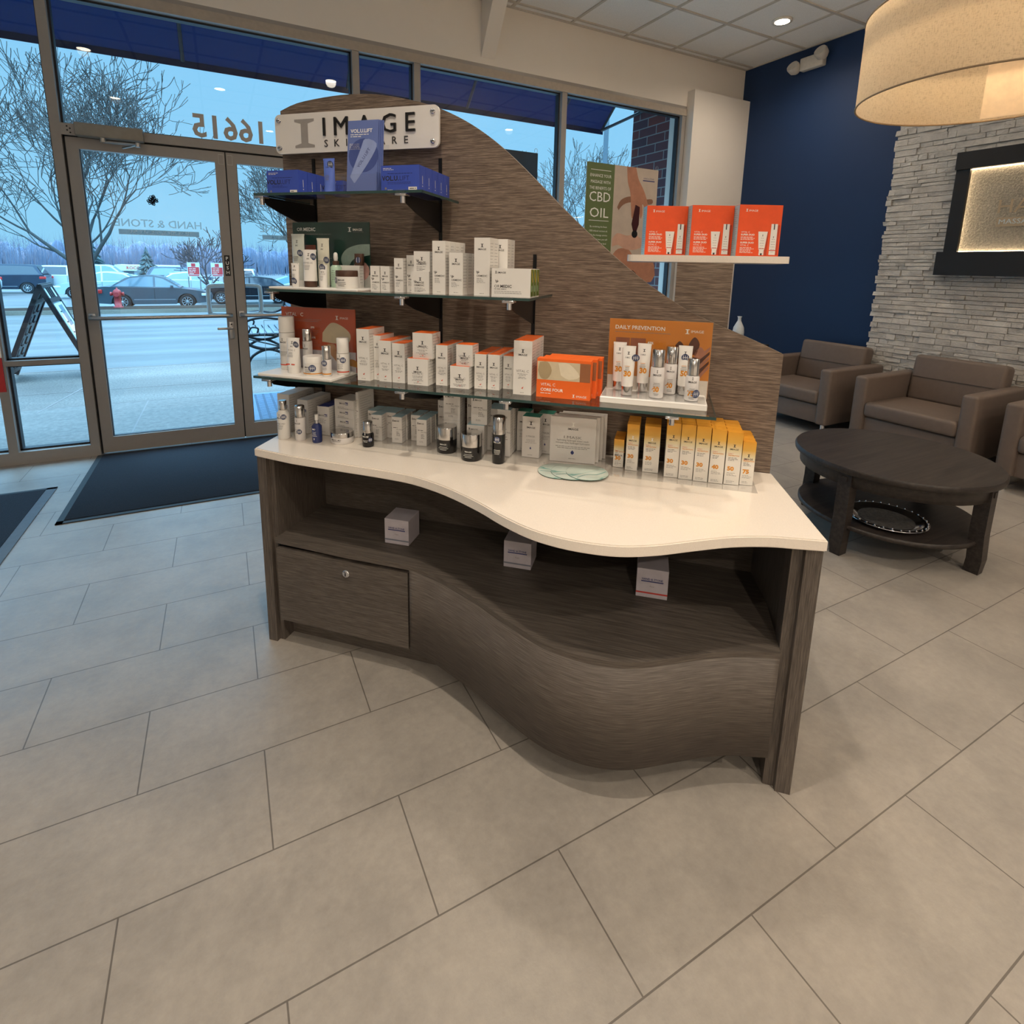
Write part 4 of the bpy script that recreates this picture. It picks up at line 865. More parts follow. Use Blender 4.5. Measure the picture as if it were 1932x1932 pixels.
# sign
sg = empty('brand_sign', 'white acrylic sign with black raised letters at the top of the curved panel', 'sign', (0, 0, 0), ANG)
u0, u1, z0, z1 = -1.437, -.785, 1.771, 1.907; r_ = .02
pts = circ(u1 - r_, z1 - r_, r_, 5, 0, PI / 2) + [(u1 - r_, z1)] + circ(u0 + r_, z1 - r_, r_, 5, PI / 2, PI) + [(u0, z1 - r_)] + circ(u0 + r_, z0 + r_, r_, 5, PI, 1.5 * PI) + [(u0 + r_, z0)] + circ(u1 - r_, z0 + r_, r_, 5, 1.5 * PI, 2 * PI) + [(u1, z0 + r_)]
MB().prism(pts, 1.791, 1.801, FROST, 'y').build('acrylic_plate', sg)
m = MB(); LG = M('sign_grey', (158, 152, 146), .5); y = 1.7906; logo_i(m, -1.312, 1.789, .098, y, LG); m.build('letter_logo', sg)
def solid_text(t, x, z, s, gap, y, dep, mt, name, bold=.0):
    for ch in t:
        vs, fs, wd, ht = glyphs(ch, bold); m = MB()
        m.add([(x + p[0] * s, y - dep, z + p[1] * s) for p in vs], fs, mt)
        ed = {}
        for f in fs:
            for a, b in zip(f, f[1:] + f[:1]): ed[(a, b)] = ed.get((a, b), 0) + 1
        for (a, b) in [e for e in ed if (e[1], e[0]) not in ed]: m.add([(x + vs[a][0] * s, y - dep, z + vs[a][1] * s), (x + vs[b][0] * s, y - dep, z + vs[b][1] * s), (x + vs[b][0] * s, y, z + vs[b][1] * s), (x + vs[a][0] * s, y, z + vs[a][1] * s)], [(0, 1, 2, 3)], mt)
        m.build(name, sg); x += wd * s + gap
solid_text('IMAGE', -1.232, 1.826, .088, .0368, 1.791, .006, BLACKP, 'raised_letter', 0)
solid_text('SKINCARE', -1.230, 1.789, .0345, .0275, 1.791, .002, M('sign_letter', (60, 58, 58), .4), 'small_letter', .004)
for a in (u0 + .018, u1 - .022):
    for b in (z0 + .02, z1 - .022):
        m = MB(); m.lathe([(.0085, -.03), (.0085, .004), (.006, .0055), (.0005, .0055)], CHROME, 16, Matrix.Translation((a, 1.7895, b)) @ Matrix.Rotation(PI / 2, 4, 'X')); m.box(a - .0065, 1.7835, b - .001, a + .0065, 1.7842, b + .001, BLACKM); m.build('standoff_bolt', sg)

# ------------------------------------------------------------------ cartons
def gold_mat():
    x = NT('gold_fade_card'); c = x.n('ShaderNodeTexCoord'); s_ = x.n('ShaderNodeSeparateXYZ'); x.l(c.outputs['Generated'], s_.inputs[0])
    x.l(x.ramp(s_.outputs[2], [(.5, lin((232, 228, 220))), (.66, lin((222, 208, 166))), (.80, lin((220, 172, 78))), (1, lin((226, 160, 50)))]), x.b.inputs['Base Color']); x.b.inputs['Roughness'].default_value = .3; x.b.inputs['Metallic'].default_value = .15; return x.m
GOLDF = gold_mat(); GOLDT = M('gold_card', (226, 156, 44), .35, .1)
def side_print(m, w, d, h, mt=None):
    T = Matrix.Translation((w / 2, 0, 0)) @ Matrix.Rotation(PI / 2, 4, 'Z'); m.micro(-d * .4, d * .4, h * .9, max(3, int(h / .011)), h * .8 / max(3, int(h / .011)), .0011, -.0003, mt or INKG, T, mn=.6)
def P_vitc(m, w, d, h, o):
    y = -d / 2 - .0003; s = min(.011, w * .24); logo_i(m, 0, h - .026 - s, s, y, INK); m.text('IMAGE', 0, h - .035 - s, .0085 * min(1, w / .042), y, INK, bold=.01, sx=1.15)
    b = .42 * h if h > .09 else .40 * h
    m.text('VITAL C', 0, b, .0085 * min(1.2, w / .045), y, INKG, sx=1.1); m.micro(-w * .28, w * .28, b - .006, 2, .004, .0013, y, INKG, just='C'); m.micro(-w * .34, w * .34, b - .016, 2, .004, .0013, y, INKG, just='C')
    m.poly([(-.003, h * .12), (.002, h * .11), (.0045, h * .155), (.0, h * .135)], y, INKR); m.micro(-w * .2, w * .2, .006, 1, .004, .0012, y, INKG, just='C'); side_print(m, w, d, h)
def P_orm(m, w, d, h, o):
    y = -d / 2 - .0003; s = min(.010, w * .24); logo_i(m, 0, h - .018 - s, s, y, INK); m.text('IMAGE', 0, h - .0265 - s, .008 * min(1, w / .04), y, INK, bold=.01, sx=1.15)
    b = .33 * h; k = min(1.0, w / .042); m.text('ORMEDIC', -w * .33, b, .0078 * k, y, INK, 'L', bold=.01); m.micro(-w * .33, w * .3, b - .006, 4, .004, .0012, y, INKG)
    for a in (.7, 1.2, 1.9): m.poly([(-w * .3, b + .008), (-w * .3 + .007 * math.cos(a) - .001, b + .009 + .007 * math.sin(a)), (-w * .3 + .009 * math.cos(a), b + .009 + .010 * math.sin(a)), (-w * .3 + .007 * math.cos(a) + .0015, b + .009 + .006 * math.sin(a))], y, INK)
    m.micro(-w * .2, w * .2, .006, 1, .004, .0012, y, INKG, just='C'); side_print(m, w, d, h)
def P_md(m, w, d, h, o):
    y = -d / 2 - .0003; z = h * .66 if h > .06 else h * .5; k = min(1, w / .05); m.text('IMAGE', .003 * k, z, .0085 * k, y, INK, 'R', bold=.01); m.quad(.0045 * k, z - .0015, .017 * k, z + .0085 * k, y, INKN); m.text('MD', .0107 * k, z, .0075 * k, y - .0002, INKW, bold=.01)
    m.micro(-w * .34, w * .3, z - .012, 2 if h < .06 else 4, .0045, .0014, y, INKG)
    if h > .06: m.micro(-w * .34, w * .2, .012, 1, .004, .0012, y, INKG)
    side_print(m, w, d, h)
def P_max(m, w, d, h, o):
    y = -d / 2 - .0003; k = min(1.1, w / .042); logo_i(m, -w * .36, h * .82, .0075 * k, y, INK); m.text('IMAGE', -w * .28, h * .82, .0078 * k, y, INK, 'L', bold=.01); m.micro(-w * .36, w * .3, h * .58, 1, .005, .0018, y, INK); m.text('the MAX', -w * .05, h * .5, .0075 * k, y, INKG, 'L'); m.micro(-w * .05, w * .34, h * .42, 4, .0045, .0013, y, INK)
    m.text('0.5%', -w * .2, .012, .008 * k, y, INKG, 'L'); side_print(m, w, d, h)
def P_prev(m, w, d, h, o):
    y = -d / 2 - .0003; s = .009; dk = o in ('30', '40', '50', '75'); logo_i(m, 0, h - .038 - s, s, y, INK if dk else INKW); m.text('IMAGE', 0, h - .047 - s, .0075, y, INK, bold=.01, sx=1.15)
    m.text('DAILY', -w * .36, h * .58, .0052, y, INKR, 'L'); m.text('PREVENTION', -w * .36, h * .545, .0052, y, INKO, 'L', bold=.02); m.micro(-w * .36, w * .3, h * .51, 3, .004, .0012, y, INK)
    m.text(o, -w * .36, h * .27, .017, y, INKO, 'L', bold=.05, sx=1.1); m.micro(-w * .36, w * .35, h * .22, 3, .004, .0011, y, INKG); m.micro(-w * .36, w * .2, .01, 2, .004, .0011, y, INKG); side_print(m, w, d, h)
def P_volu(m, w, d, h, o):
    y = -d / 2 - .0003; m.text('VOL.U.', -.004, h * .42, .0195, y, INK, 'R', bold=.025, sx=.95); m.text('LIFT', -.001, h * .42, .0195, y, INKN, 'L', sx=.95); m.micro(-w * .33, w * .36, h * .68, 1, .004, .0016, y, INKN, mn=.9); m.micro(-w * .44, -w * .1, h * .88, 2, .004, .0013, y, INKW); m.micro(-w * .33, w * .3, h * .34, 2, .004, .0012, y, INKN)
    m.quad(w * .22, .004, w * .44, .0125, y, WHITE); m.micro(w * .25, w * .42, .007, 1, .003, .002, y - .0002, INK); m.poly(circ(-w * .38, .009, .0035, 8), y, INKG); m.micro(-w * .33, -w * .2, .004, 1, .003, .001, y, INKW)
    T = Matrix.Translation((w / 2, 0, 0)) @ Matrix.Rotation(PI / 2, 4, 'Z'); m.quad(-.001, h * .3, .001, h * .62, -.0003, INKW, T); m.poly(circ(0, h * .22, .002, 8), -.0003, INKW, T)
def P_mask(m, w, d, h, o):
    y = -d / 2 - .0003; s = min(.014, w * .2); k = w / .15 if w > .1 else w / .06
    logo_i(m, 0, h * .80, s, y, INK if w < .1 else INKW); m.text('IMAGE', 0, h * .80 - .012, .010 if w > .1 else .0085, y, INK, bold=.01, sx=1.2)
    if w > .1:
        m.text('I MASK', 0, h * .53, .013, y, INKG, sx=1.5); m.text('hydrating hydrogel sheet mask', 0, h * .47, .0085, y, INKG); m.text('masque tissu hydrogel hydratant', 0, h * .415, .0085, y, INKG); m.micro(-w * .38, w * .38, h * .345, 2, .0055, .0016, y, INKG, just='C', mn=.8)
        m.poly([(0, h * .17), (.005, h * .20), (.0055, h * .23), (0, h * .275), (-.0055, h * .23), (-.005, h * .20)], y, INKN); m.micro(-w * .15, w * .15, .012, 1, .004, .0014, y, INKG, just='C')
    else:
        m.text('I MASK', 0, h * .50, .0085, y, INKG, sx=1.2); m.micro(-w * .34, w * .34, h * .43, 3, .005, .0012, y, INKG, just='C'); m.poly([(0, h * .2), (.003, h * .22), (0, h * .27), (-.003, h * .22)], y, INKN); m.micro(-w * .2, w * .2, .008, 1, .004, .0012, y, INKG, just='C'); side_print(m, w, d, h)
def P_orm_wide(m, w, d, h, o):
    y = -d / 2 - .0003; logo_i(m, -w * .39, h * .82, .007, y, INK); m.text('IMAGE', -w * .34, h * .82, .0072, y, INK, 'L', bold=.01, sx=1.2); m.text('OR', -w * .43, h * .32, .012, y, INK, 'L'); m.text('MEDIC', -w * .43 + .019, h * .32, .012, y, INK, 'L', bold=.02); m.micro(-w * .43, -w * .05, h * .26, 1, .004, .0015, y, INK); m.micro(-w * .43, w * .3, h * .18, 2, .005, .0012, y, INKG, mn=.9)
    for a in (.7, 1.2, 1.9): m.poly([(-w * .38, h * .48), (-w * .38 + .007 * math.cos(a) - .001, h * .49 + .007 * math.sin(a)), (-w * .38 + .009 * math.cos(a), h * .49 + .010 * math.sin(a)), (-w * .38 + .007 * math.cos(a) + .0015, h * .49 + .006 * math.sin(a))], y, INK)
    T = Matrix.Translation((w / 2, 0, 0)) @ Matrix.Rotation(PI / 2, 4, 'Z'); m.quad(-d / 2 + .001, .002, d / 2 - .001, h - .002, -.0003, M('leaf_print', (96, 118, 40), .5, var=.5, nscale=90), T); m.poly(circ(-d * .1, h * .3, d * .3, 10), -.0005, M('olive_print', (130, 160, 120), .5), T); m.poly([(-d * .3, h * .95), (-d * .2, h * .95), (d * .3, h * .55), (d * .1, h * .5)], -.0005, M('straw_print', (206, 170, 70), .5), T)
def P_core(m, w, d, h, o):
    y = -d / 2 - .0003; m.quad(-w * .49, h * .46, w * .49, h * .93, y, M('cream_print', (206, 190, 160), .4)); 
    m.poly(smooth_line([(-w * .45, h * .9), (-w * .3, h * .92), (-w * .22, h * .7), (-w * .3, h * .48), (-w * .42, h * .5), (-w * .48, h * .7)], 3), y - .0002, M('cream_print_dark', (170, 150, 116), .4)); m.poly(smooth_line([(-w * .1, h * .9), (w * .1, h * .9), (w * .3, h * .6), (w * .1, h * .5), (-w * .05, h * .6)], 3), y - .0002, M('cream_print_light', (226, 214, 190), .4))
    m.quad(w * .30, h * .46, w * .49, h * .93, y - .0003, M('kit_wood_print', (150, 96, 62), .4)); m.poly(circ(w * .36, h * .46, w * .1, 12, PI, 2 * PI), y - .0004, ORANGE)
    m.text('VITAL C', -w * .42, h * .30, .0125, y, INKW, 'L'); m.text('CORE FOUR', -w * .42, h * .165, .0125, y, INKW, 'L', bold=.02); m.micro(-w * .42, -w * .2, h * .1, 1, .004, .0018, y, INKW); logo_i(m, w * .20, h * .05, .009, y, INKW); m.text('IMAGE', w * .25, h * .055, .009, y, INKW, 'L', sx=1.2)
def P_duo(m, w, d, h, o):
    y = -d / 2 - .0003; logo_i(m, -w * .33, h * .87, .008, y, INKW); m.text('IMAGE', -w * .28, h * .87, .0085, y, INKW, 'L', sx=1.2)
    m.text('VITAL C', -w * .42, h * .46, .0072, y, INKW, 'L', sx=1.1); m.text('SUPER DUO', -w * .42, h * .41, .0075, y, INKW, 'L', bold=.03, sx=1.1); m.micro(-w * .42, -w * .06, h * .375, 3, .004, .0015, y, INKW, mn=.8); m.text('SUPER DUO', -w * .42, h * .255, .0075, y, INKW, 'L', bold=.03, sx=1.1); m.text('VITAL C', -w * .42, h * .205, .0072, y, INKW, 'L', sx=1.1); m.micro(-w * .42, -w * .06, h * .17, 5, .004, .0015, y, INKW, mn=.7)
    SH = M('duo_shadow_print', (188, 60, 24), .5); m.quad(w * .08, .005, w * .22, h * .49, y - .0001, SH); m.quad(w * .34, .006, w * .47, h * .62, y - .0001, SH)
    m.poly([(w * -.02, h * .49), (w * .20, h * .49), (w * .16, h * .14), (w * .02, h * .14)], y - .0003, WHITEP); m.quad(w * .035, h * .03, w * .15, h * .14, y - .0003, WHITEP); m.quad(w * .07, h * .03, w * .11, h * .07, y - .0005, INK); m.quad(w * .02, h * .155, w * .165, h * .165, y - .0005, INKR); logo_i(m, w * .09, h * .4, .005, y - .0005, INK); m.micro(w * .03, w * .15, h * .36, 5, .008, .001, y - .0005, INKG, just='C')
    m.quad(w * .27, h * .04, w * .42, h * .64, y - .0003, WHITEP); m.quad(w * .33, h * .53, w * .355, h * .64, y - .0005, INK); m.quad(w * .27, h * .12, w * .42, h * .135, y - .0005, INKR); logo_i(m, w * .345, h * .37, .005, y - .0005, INK); m.micro(w * .29, w * .40, h * .34, 6, .008, .001, y - .0005, INKG, just='C')
    T = Matrix.Translation((-w / 2, 0, 0)) @ Matrix.Rotation(-PI / 2, 4, 'Z'); m.quad(-d / 2 + .001, .001, d / 2 - .001, h - .001, -.0003, PALEB, T); m.micro(-d * .4, d * .4, h * .92, 22, h * .04, .0011, -.0006, INKG, T)
STY = {'vitc': (P_vitc, WHITE, ORANGE), 'orm': (P_orm, WHITE, WHITE), 'md': (P_md, GREYC, GREYC), 'mdn': (P_md, GREYC, NAVYC), 'max': (P_max, GREYC, PALEB), 'maxg': (P_max, GREYC, GREYC), 'prev': (P_prev, GOLDF, GOLDT), 'volu': (P_volu, BLUEC, BLUEC), 'mask': (P_mask, GREYC, TEALC), 'maskf': (P_mask, GREYC, GREYC), 'ormw': (P_orm_wide, WHITE, WHITE), 'core': (P_core, ORANGE, ORANGE), 'duo': (P_duo, M('duo_orange_card', (238, 84, 30), .38), MATS['duo_orange_card'])}
ORD = ['front', 'second', 'third', 'fourth', 'fifth', 'sixth']
rj = random.Random(21)
def carton(u, v, z, w, d, h, style, label, n=1, yaw=0.0, opt='', group=None, du=0.0, cat='carton', pitch=None, name='carton'):
    """n cartons, one behind the other, front-left bottom corner of the first at (u, v)"""
    fn, side, tp = STY[style]
    root = None
    for k in range(n):
        dv = k * (pitch or (d + .0016)); ya = R(yaw + (rj.uniform(-1.2, 1.2) if n < 3 else rj.uniform(-.35, .35)))
        uc, vc = u + w / 2 + du * k, v + d / 2 + dv
        loc = at(uc, vc, z)
        if root is None:
            m = MB(); e = .0006
            m.add([(-w / 2, -d / 2, 0), (w / 2, -d / 2, 0), (w / 2, d / 2, 0), (-w / 2, d / 2, 0), (-w / 2, -d / 2, h), (w / 2, -d / 2, h), (w / 2, d / 2, h), (-w / 2, d / 2, h)], [(0, 3, 2, 1), (0, 1, 5, 4), (1, 2, 6, 5), (2, 3, 7, 6), (3, 0, 4, 7)], side)
            m.add([(-w / 2, -d / 2, h), (w / 2, -d / 2, h), (w / 2, d / 2, h), (-w / 2, d / 2, h)], [(0, 1, 2, 3)], tp)
            o = root = m.build(name, None, loc, ANG + ya); p = MB(); fn(p, w, d, h, opt); p.build('printed_label', o)
        else: o = copy_tree(root)
        o.location = loc; o.rotation_euler = (0, 0, ANG + ya)
        if n == 1: lb = label
        else: lb = label + ', ' + (ORD[k] + (' of its row' if k == 0 else ' back in its row'))
        tag(o, lb, cat, group)
# top shelf
G1 = 'blue cartons on the top glass shelf'
carton(-1.2996, 1.565, Z1, .1225, .045, .0745, 'volu', 'wide blue carton at the left end of the top shelf', 3, group=G1)
carton(-.874, 1.555, Z1, .1275, .045, .0755, 'volu', 'wide blue carton right of the brochures on the top shelf', 5, group=G1)
carton(-1.098, 1.63, Z1, .0425, .04, .048, 'volu', 'small plain blue carton between the blue tube and the brochures', 1, group=G1)
# middle shelf
G2 = 'white cartons on the middle glass shelf'
for u_, v_, w_, h_, d_, n_, lb in (
    (-.9462, 1.60, .0338, .0819, .034, 1, 'short slim white carton just right of the green board'), (-.9089, 1.60, .0325, .0814, .034, 2, 'short slim white carton, second column right of the green board'),
    (-.8594, 1.60, .0315, .1077, .032, 1, 'medium slim white carton left of the stacked square cartons'), (-.8253, 1.62, .0315, .118, .034, 2, 'taller slim white carton touching the stacked square cartons'),
    (-.7892, 1.58, .0615, .0671, .06, 1, 'square white carton at the bottom of the middle shelf stack'), (-.712, 1.57, .0425, .1614, .041, 4, 'tall white carton directly right of the stacked square cartons'),
    (-.6567, 1.57, .045, .1266, .042, 4, 'mid-height white carton between the two tall ones'), (-.5752, 1.57, .050, .1715, .04, 2, 'tallest white carton on the middle shelf'), (-.5469, 1.66, .049, .172, .04, 2, 'tall white carton peeking behind the tallest pair')):
    carton(u_, v_, Z2, w_, d_, h_, 'orm', lb, n_, group=G2)
carton(-.782, 1.585, Z2 + .0673, .055, .055, .0625, 'orm', 'square white carton on top of the middle shelf stack', 1, group=G2)
carton(-.5137, 1.555, Z2, .1195, .034, .083, 'ormw', 'wide white kit with leafy green side, middle shelf', 3, group='wide leafy kits on the middle shelf')
# lowest shelf
G3 = 'orange-topped cartons on the lowest glass shelf'
for u_, v_, w_, h_, d_, n_, lb in (
    (-.9898, 1.575, .0465, .1734, .05, 2, 'tall orange-topped carton right beside the orange board'), (-.9420, 1.60, .0272, .151, .045, 2, 'orange-topped carton tucked right of the tallest left one'),
    (-.9139, 1.585, .0448, .1377, .047, 3, 'orange-topped carton third column from the orange board'), (-.8645, 1.585, .0453, .1315, .046, 2, 'orange-topped carton left of the two-high square stack'),
    (-.8048, 1.575, .0728, .0869, .07, 1, 'big square orange-topped carton at the bottom of the left stack'), (-.7152, 1.60, .040, .1325, .045, 3, 'slim orange-topped carton between the two square stacks'),
    (-.6573, 1.58, .0636, .072, .06, 1, 'smaller square orange-topped carton at the bottom of the right stack'), (-.5819, 1.60, .039, .1121, .042, 4, 'orange-topped carton just right of the right square stack'),
    (-.5371, 1.60, .0385, .113, .042, 4, 'orange-topped carton second right of the square stacks'), (-.4957, 1.63, .034, .107, .042, 2, 'orange-topped carton half behind the tall right-hand one'), (-.4447, 1.57, .0575, .1668, .05, 3, 'tall orange-topped carton left of the orange gift kits')):
    carton(u_, v_, Z3, w_, d_, h_, 'vitc', lb, n_, group=G3)
carton(-.790, 1.585, Z3 + .0871, .0688, .065, .083, 'vitc', 'big square orange-topped carton on top of the left stack', 1, group=G3)
carton(-.640, 1.59, Z3 + .0722, .055, .055, .068, 'vitc', 'smaller square orange-topped carton on top of the right stack', 1, group=G3)
carton(-.3697, 1.565, Z3, .163, .034, .118, 'core', 'flat orange gift kit left of the prevention display', 3, 0, du=.012, group='orange gift kits on the lowest shelf', name='gift_kit', cat='gift box')
# countertop cartons
G4 = 'grey cartons on the countertop'
for u_, v_, w_, d_, h_, st, n_, ya, lb in (
    (-1.3978, 1.670, .0535, .048, .1447, 'md', 3, -2, 'tall grey carton at the far left of the countertop'), (-1.3136, 1.675, .0466, .046, .1286, 'md', 3, -4, 'grey carton second from the left on the countertop'),
    (-1.231, 1.680, .0488, .046, .1101, 'mdn', 3, 0, 'navy-topped grey carton on the countertop'),
    (-1.0131, 1.690, .0415, .04, .0966, 'max', 3, 3, 'small grey carton right of the flat stacked boxes'), (-.9298, 1.690, .0385, .04, .0963, 'max', 3, 4, 'small grey carton in the middle small column'), (-.8326, 1.690, .0378, .04, .0961, 'max', 3, 4, 'small grey carton left of the black jars'),
    (-1.0525, 1.735, .037, .037, .0966, 'max', 2, 3, 'small grey carton peeking left behind the first small column'), (-.974, 1.735, .036, .038, .0966, 'max', 2, 3, 'small grey carton peeking left behind the middle small column'), (-.876, 1.735, .036, .038, .0966, 'max', 2, 3, 'small grey carton peeking left behind the third small column'),
    (-.738, 1.712, .0605, .058, .098, 'maxg', 1, 4, 'square grey carton at the bottom of the stack behind the jars'), (-.788, 1.778, .040, .040, .150, 'maxg', 1, 2, 'tall grey carton left behind the stacked square cartons'),
    (-.637, 1.674, .0609, .058, .102, 'max', 1, 5, 'square pale-blue-topped carton behind the right black jar'), (-.668, 1.762, .045, .045, .172, 'maxg', 1, 2, 'tall grey carton behind the pale-blue-topped square carton'),
    (-.5304, 1.685, .0457, .044, .1631, 'max', 3, 2, 'tall pale-blue-topped carton behind the slim black bottle'), (-.583, 1.73, .042, .042, .150, 'max', 2, 2, 'tall pale-blue-topped carton peeking left of the tall column')):
    carton(u_, v_, Z0, w_, d_, h_, st, lb, n_, ya, group=G4)
carton(-.738, 1.713, Z0 + .0985, .0605, .056, .1, 'maxg', 'square grey carton on top of the stack behind the jars', 1, 4, group=G4)
carton(-.624, 1.685, Z0 + .1025, .0565, .055, .1, 'maxg', 'square grey carton on top of the pale-blue-topped one', 1, 3, group=G4)
for k in range(4): carton(-1.1618, 1.690, Z0 + k * .0352, .086, .09, .0345, 'md', ['flat grey carton at the bottom of the four-high stack', 'flat grey carton second up in the four-high stack', 'flat grey carton third up in the four-high stack', 'flat grey carton on top of the four-high stack'][k], 1, -6, group=G4)
carton(-1.075, 1.70, Z0, .012, .09, .17, 'maxg', 'thin upright grey carton leaning beside the flat stacked boxes', 1, -6, group=G4)
carton(-.447, 1.705, Z0, .0595, .05, .1422, 'mask', 'green-topped sheet mask carton front middle of its cluster', 1, 1, group='green-topped mask cartons')
carton(-.481, 1.762, Z0, .046, .05, .1422, 'mask', 'green-topped mask carton behind left of the front one', 1, 1, group='green-topped mask cartons')
carton(-.4050, 1.760, Z0, .052, .05, .1422, 'mask', 'green-topped mask carton behind right of the front one', 1, -2, group='green-topped mask cartons')
carton(-.3499, 1.705, Z0, .1496, .017, .1533, 'maskf', 'large flat silver sheet mask box on the countertop', 4, 4, du=.009, pitch=.022, group='flat sheet mask boxes', name='mask_box', cat='box')
G5 = 'gold-topped cartons on the countertop'
for u_, v_, w_, d_, h_, n_, ya, op, lb in (
    (-.1409, 1.713, .0319, .03, .0937, 3, 0, '30 ', 'smallest gold-topped carton, leftmost of the gold ones'), (-.1011, 1.698, .0376, .034, .1524, 3, 1, '30 ', 'narrow gold-topped carton second from the left'), (-.0475, 1.700, .0486, .035, .1506, 3, 2, '30 ', 'wider gold-topped carton standing apart left of the block'),
    (.0189, 1.680, .0415, .0335, .1737, 4, 2, '30', 'tall gold-topped carton, leftmost of the touching block'), (.062, 1.677, .0415, .0335, .1737, 4, 2, '30', 'tall gold-topped carton marked 30, second in the touching block'), (.1055, 1.675, .0415, .0335, .1736, 4, 2, '30', 'tall gold-topped carton marked 30, third in the touching block'),
    (.1494, 1.675, .041, .0335, .1691, 4, 3, '40', 'gold-topped carton marked 40'), (.1936, 1.679, .0427, .0335, .1643, 4, 3, '50', 'gold-topped carton marked 50'), (.2390, 1.690, .0371, .0305, .1351, 4, 5, '75', 'short gold-topped carton marked 75, rightmost')):
    carton(u_, v_, Z0, w_, d_, h_, 'prev', lb, n_, ya, op, group=G5)
for u_, lb in ((-.106, 'left'), (.039, 'middle'), (.184, 'right')):
    carton(u_, 1.965, 1.4287, .138, .052, .163, 'duo', 'orange gift box with pale blue side, %s of three on the white ledge' % lb, 1, 17, group='orange gift boxes on the white ledge', name='gift_box', cat='gift box')
# white name cubes in the open cabinet
for u_, v_, cc, lb in ((-.903, 1.575, (120, 124, 138), 'white cube box with grey stripe above the drawer'), (-.462, 1.560, (120, 104, 128), 'white cube box with purple-grey stripe in the middle of the open shelf'), (-.038, 1.530, (190, 60, 54), 'white cube box with red stripe at the right of the open shelf')):
    w_ = .091; m = MB().rbox(-w_ / 2, -w_ / 2, 0, w_ / 2, w_ / 2, .092, .001, M('cube_card', (190, 184, 192), .5), 1, smooth=False); o = m.build('cube_box', None, at(u_ + w_ / 2, v_ + w_ / 2, .4178), ANG + R(2))
    tag(o, lb, 'box', 'white cube boxes on the cabinet shelf'); y = -w_ / 2 - .0004; m = MB(); m.text('HAND & STONE', 0, .057, .0088, y, INKN, bold=.02, sx=.95); m.quad(-.032, .051, .032, .0545, y, INKN); m.text('Face', 0, .035, .007, y, INKG); m.quad(-w_ / 2, .013, w_ / 2, .018, y, M('stripe_%d' % cc[0], cc, .5)); m.build('printed_label', o)
m = MB().lathe([(.006, 0), (.006, .012), (.003, .016)], CHROME, 10, Matrix.Translation((.052, 1.78, .50)) @ Matrix.Rotation(PI / 2, 4, 'X')); m.build('shelf_pin', cab)

# ------------------------------------------------------------------ display stands
def picture_board(u0, w, h, v, z, face, name, label, art, tray, tray_h, tm):
    t = empty(name, label, 'display stand', (0, 0, 0), ANG)
    m = MB().rbox(tray[0], tray[2], z, tray[1], tray[3], z + tray_h, .002, tm, 1, smooth=False); m.build('tray', t)
    m = MB().box(u0, v, z + tray_h * .5, u0 + w, v + .003, z + h, face); b_ = m.build('backboard', t)
    m = MB().box(u0 - .002, v - .0045, z + tray_h * .5, u0 + w + .002, v - .003, z + h + .003, ACRYL); m.build('clear_cover', t)
    m = MB(); art(m, u0, w, z, h, v - .0006); m.build('printed_picture', b_)
GRN = M('deep_green_print', (16, 58, 48), .4, var=.1, nscale=5)
def art_green(m, u, w, z, h, y):
    m.text('OR', u + w * .06, z + h * .87, .0165, y, INKW, 'L'); m.text('MEDIC', u + w * .06 + .0265, z + h * .87, .0165, y, INKW, 'L', bold=.02); m.micro(u + w * .06, u + w * .52, z + h * .82, 1, .005, .0018, y, INKG, mn=.95)
    logo_i(m, u + w * .75, z + h * .86, .015, y, INKW); m.text('IMAGE', u + w * .79, z + h * .875, .011, y, INKW, 'L', bold=.015, sx=1.15); m.micro(u + w * .79, u + w * .93, z + h * .855, 1, .003, .0015, y, INKG, mn=.95)
    m.poly(smooth_line([(u + w, z + h * .68), (u + w * .85, z + h * .67), (u + w * .7, z + h * .60), (u + w * .63, z + h * .47), (u + w * .66, z + h * .34), (u + w * .73, z + h * .36), (u + w * .8, z + h * .46), (u + w, z + h * .52)], 4), y, M('mint_swirl_print', (150, 172, 160), .4, var=.15, nscale=30))
    m.quad(u + w * .16, z + h * .4, u + w * .3, z + h * .66, y, M('cheek_print', (140, 80, 64), .5, var=.2)); m.poly(circ(u + w * .88, z + h * .28, w * .11, 14), y - .0002, M('petal_print', (196, 150, 140), .5, var=.2, nscale=50)); m.micro(u + w * .38, u + w * .52, z + h * .6, 8, .008, .0016, y, INKG)
    m.quad(u + w * .55, z + .004, u + w, z + h * .22, y - .0001, M('pale_print', (190, 190, 182), .5)); 
    for k in (.76, .88): m.poly(circ(u + w * k, z + h * .1, .009, 10), y - .0003, M('leaf_disc_print', (110, 140, 120), .5))
picture_board(-1.292, .304, .225, 1.672, Z2, GRN, 'display_stand', 'white tray with dark green picture board on the middle shelf', art_green, (-1.292, -.955, 1.533, 1.69), .007, WHITEP)
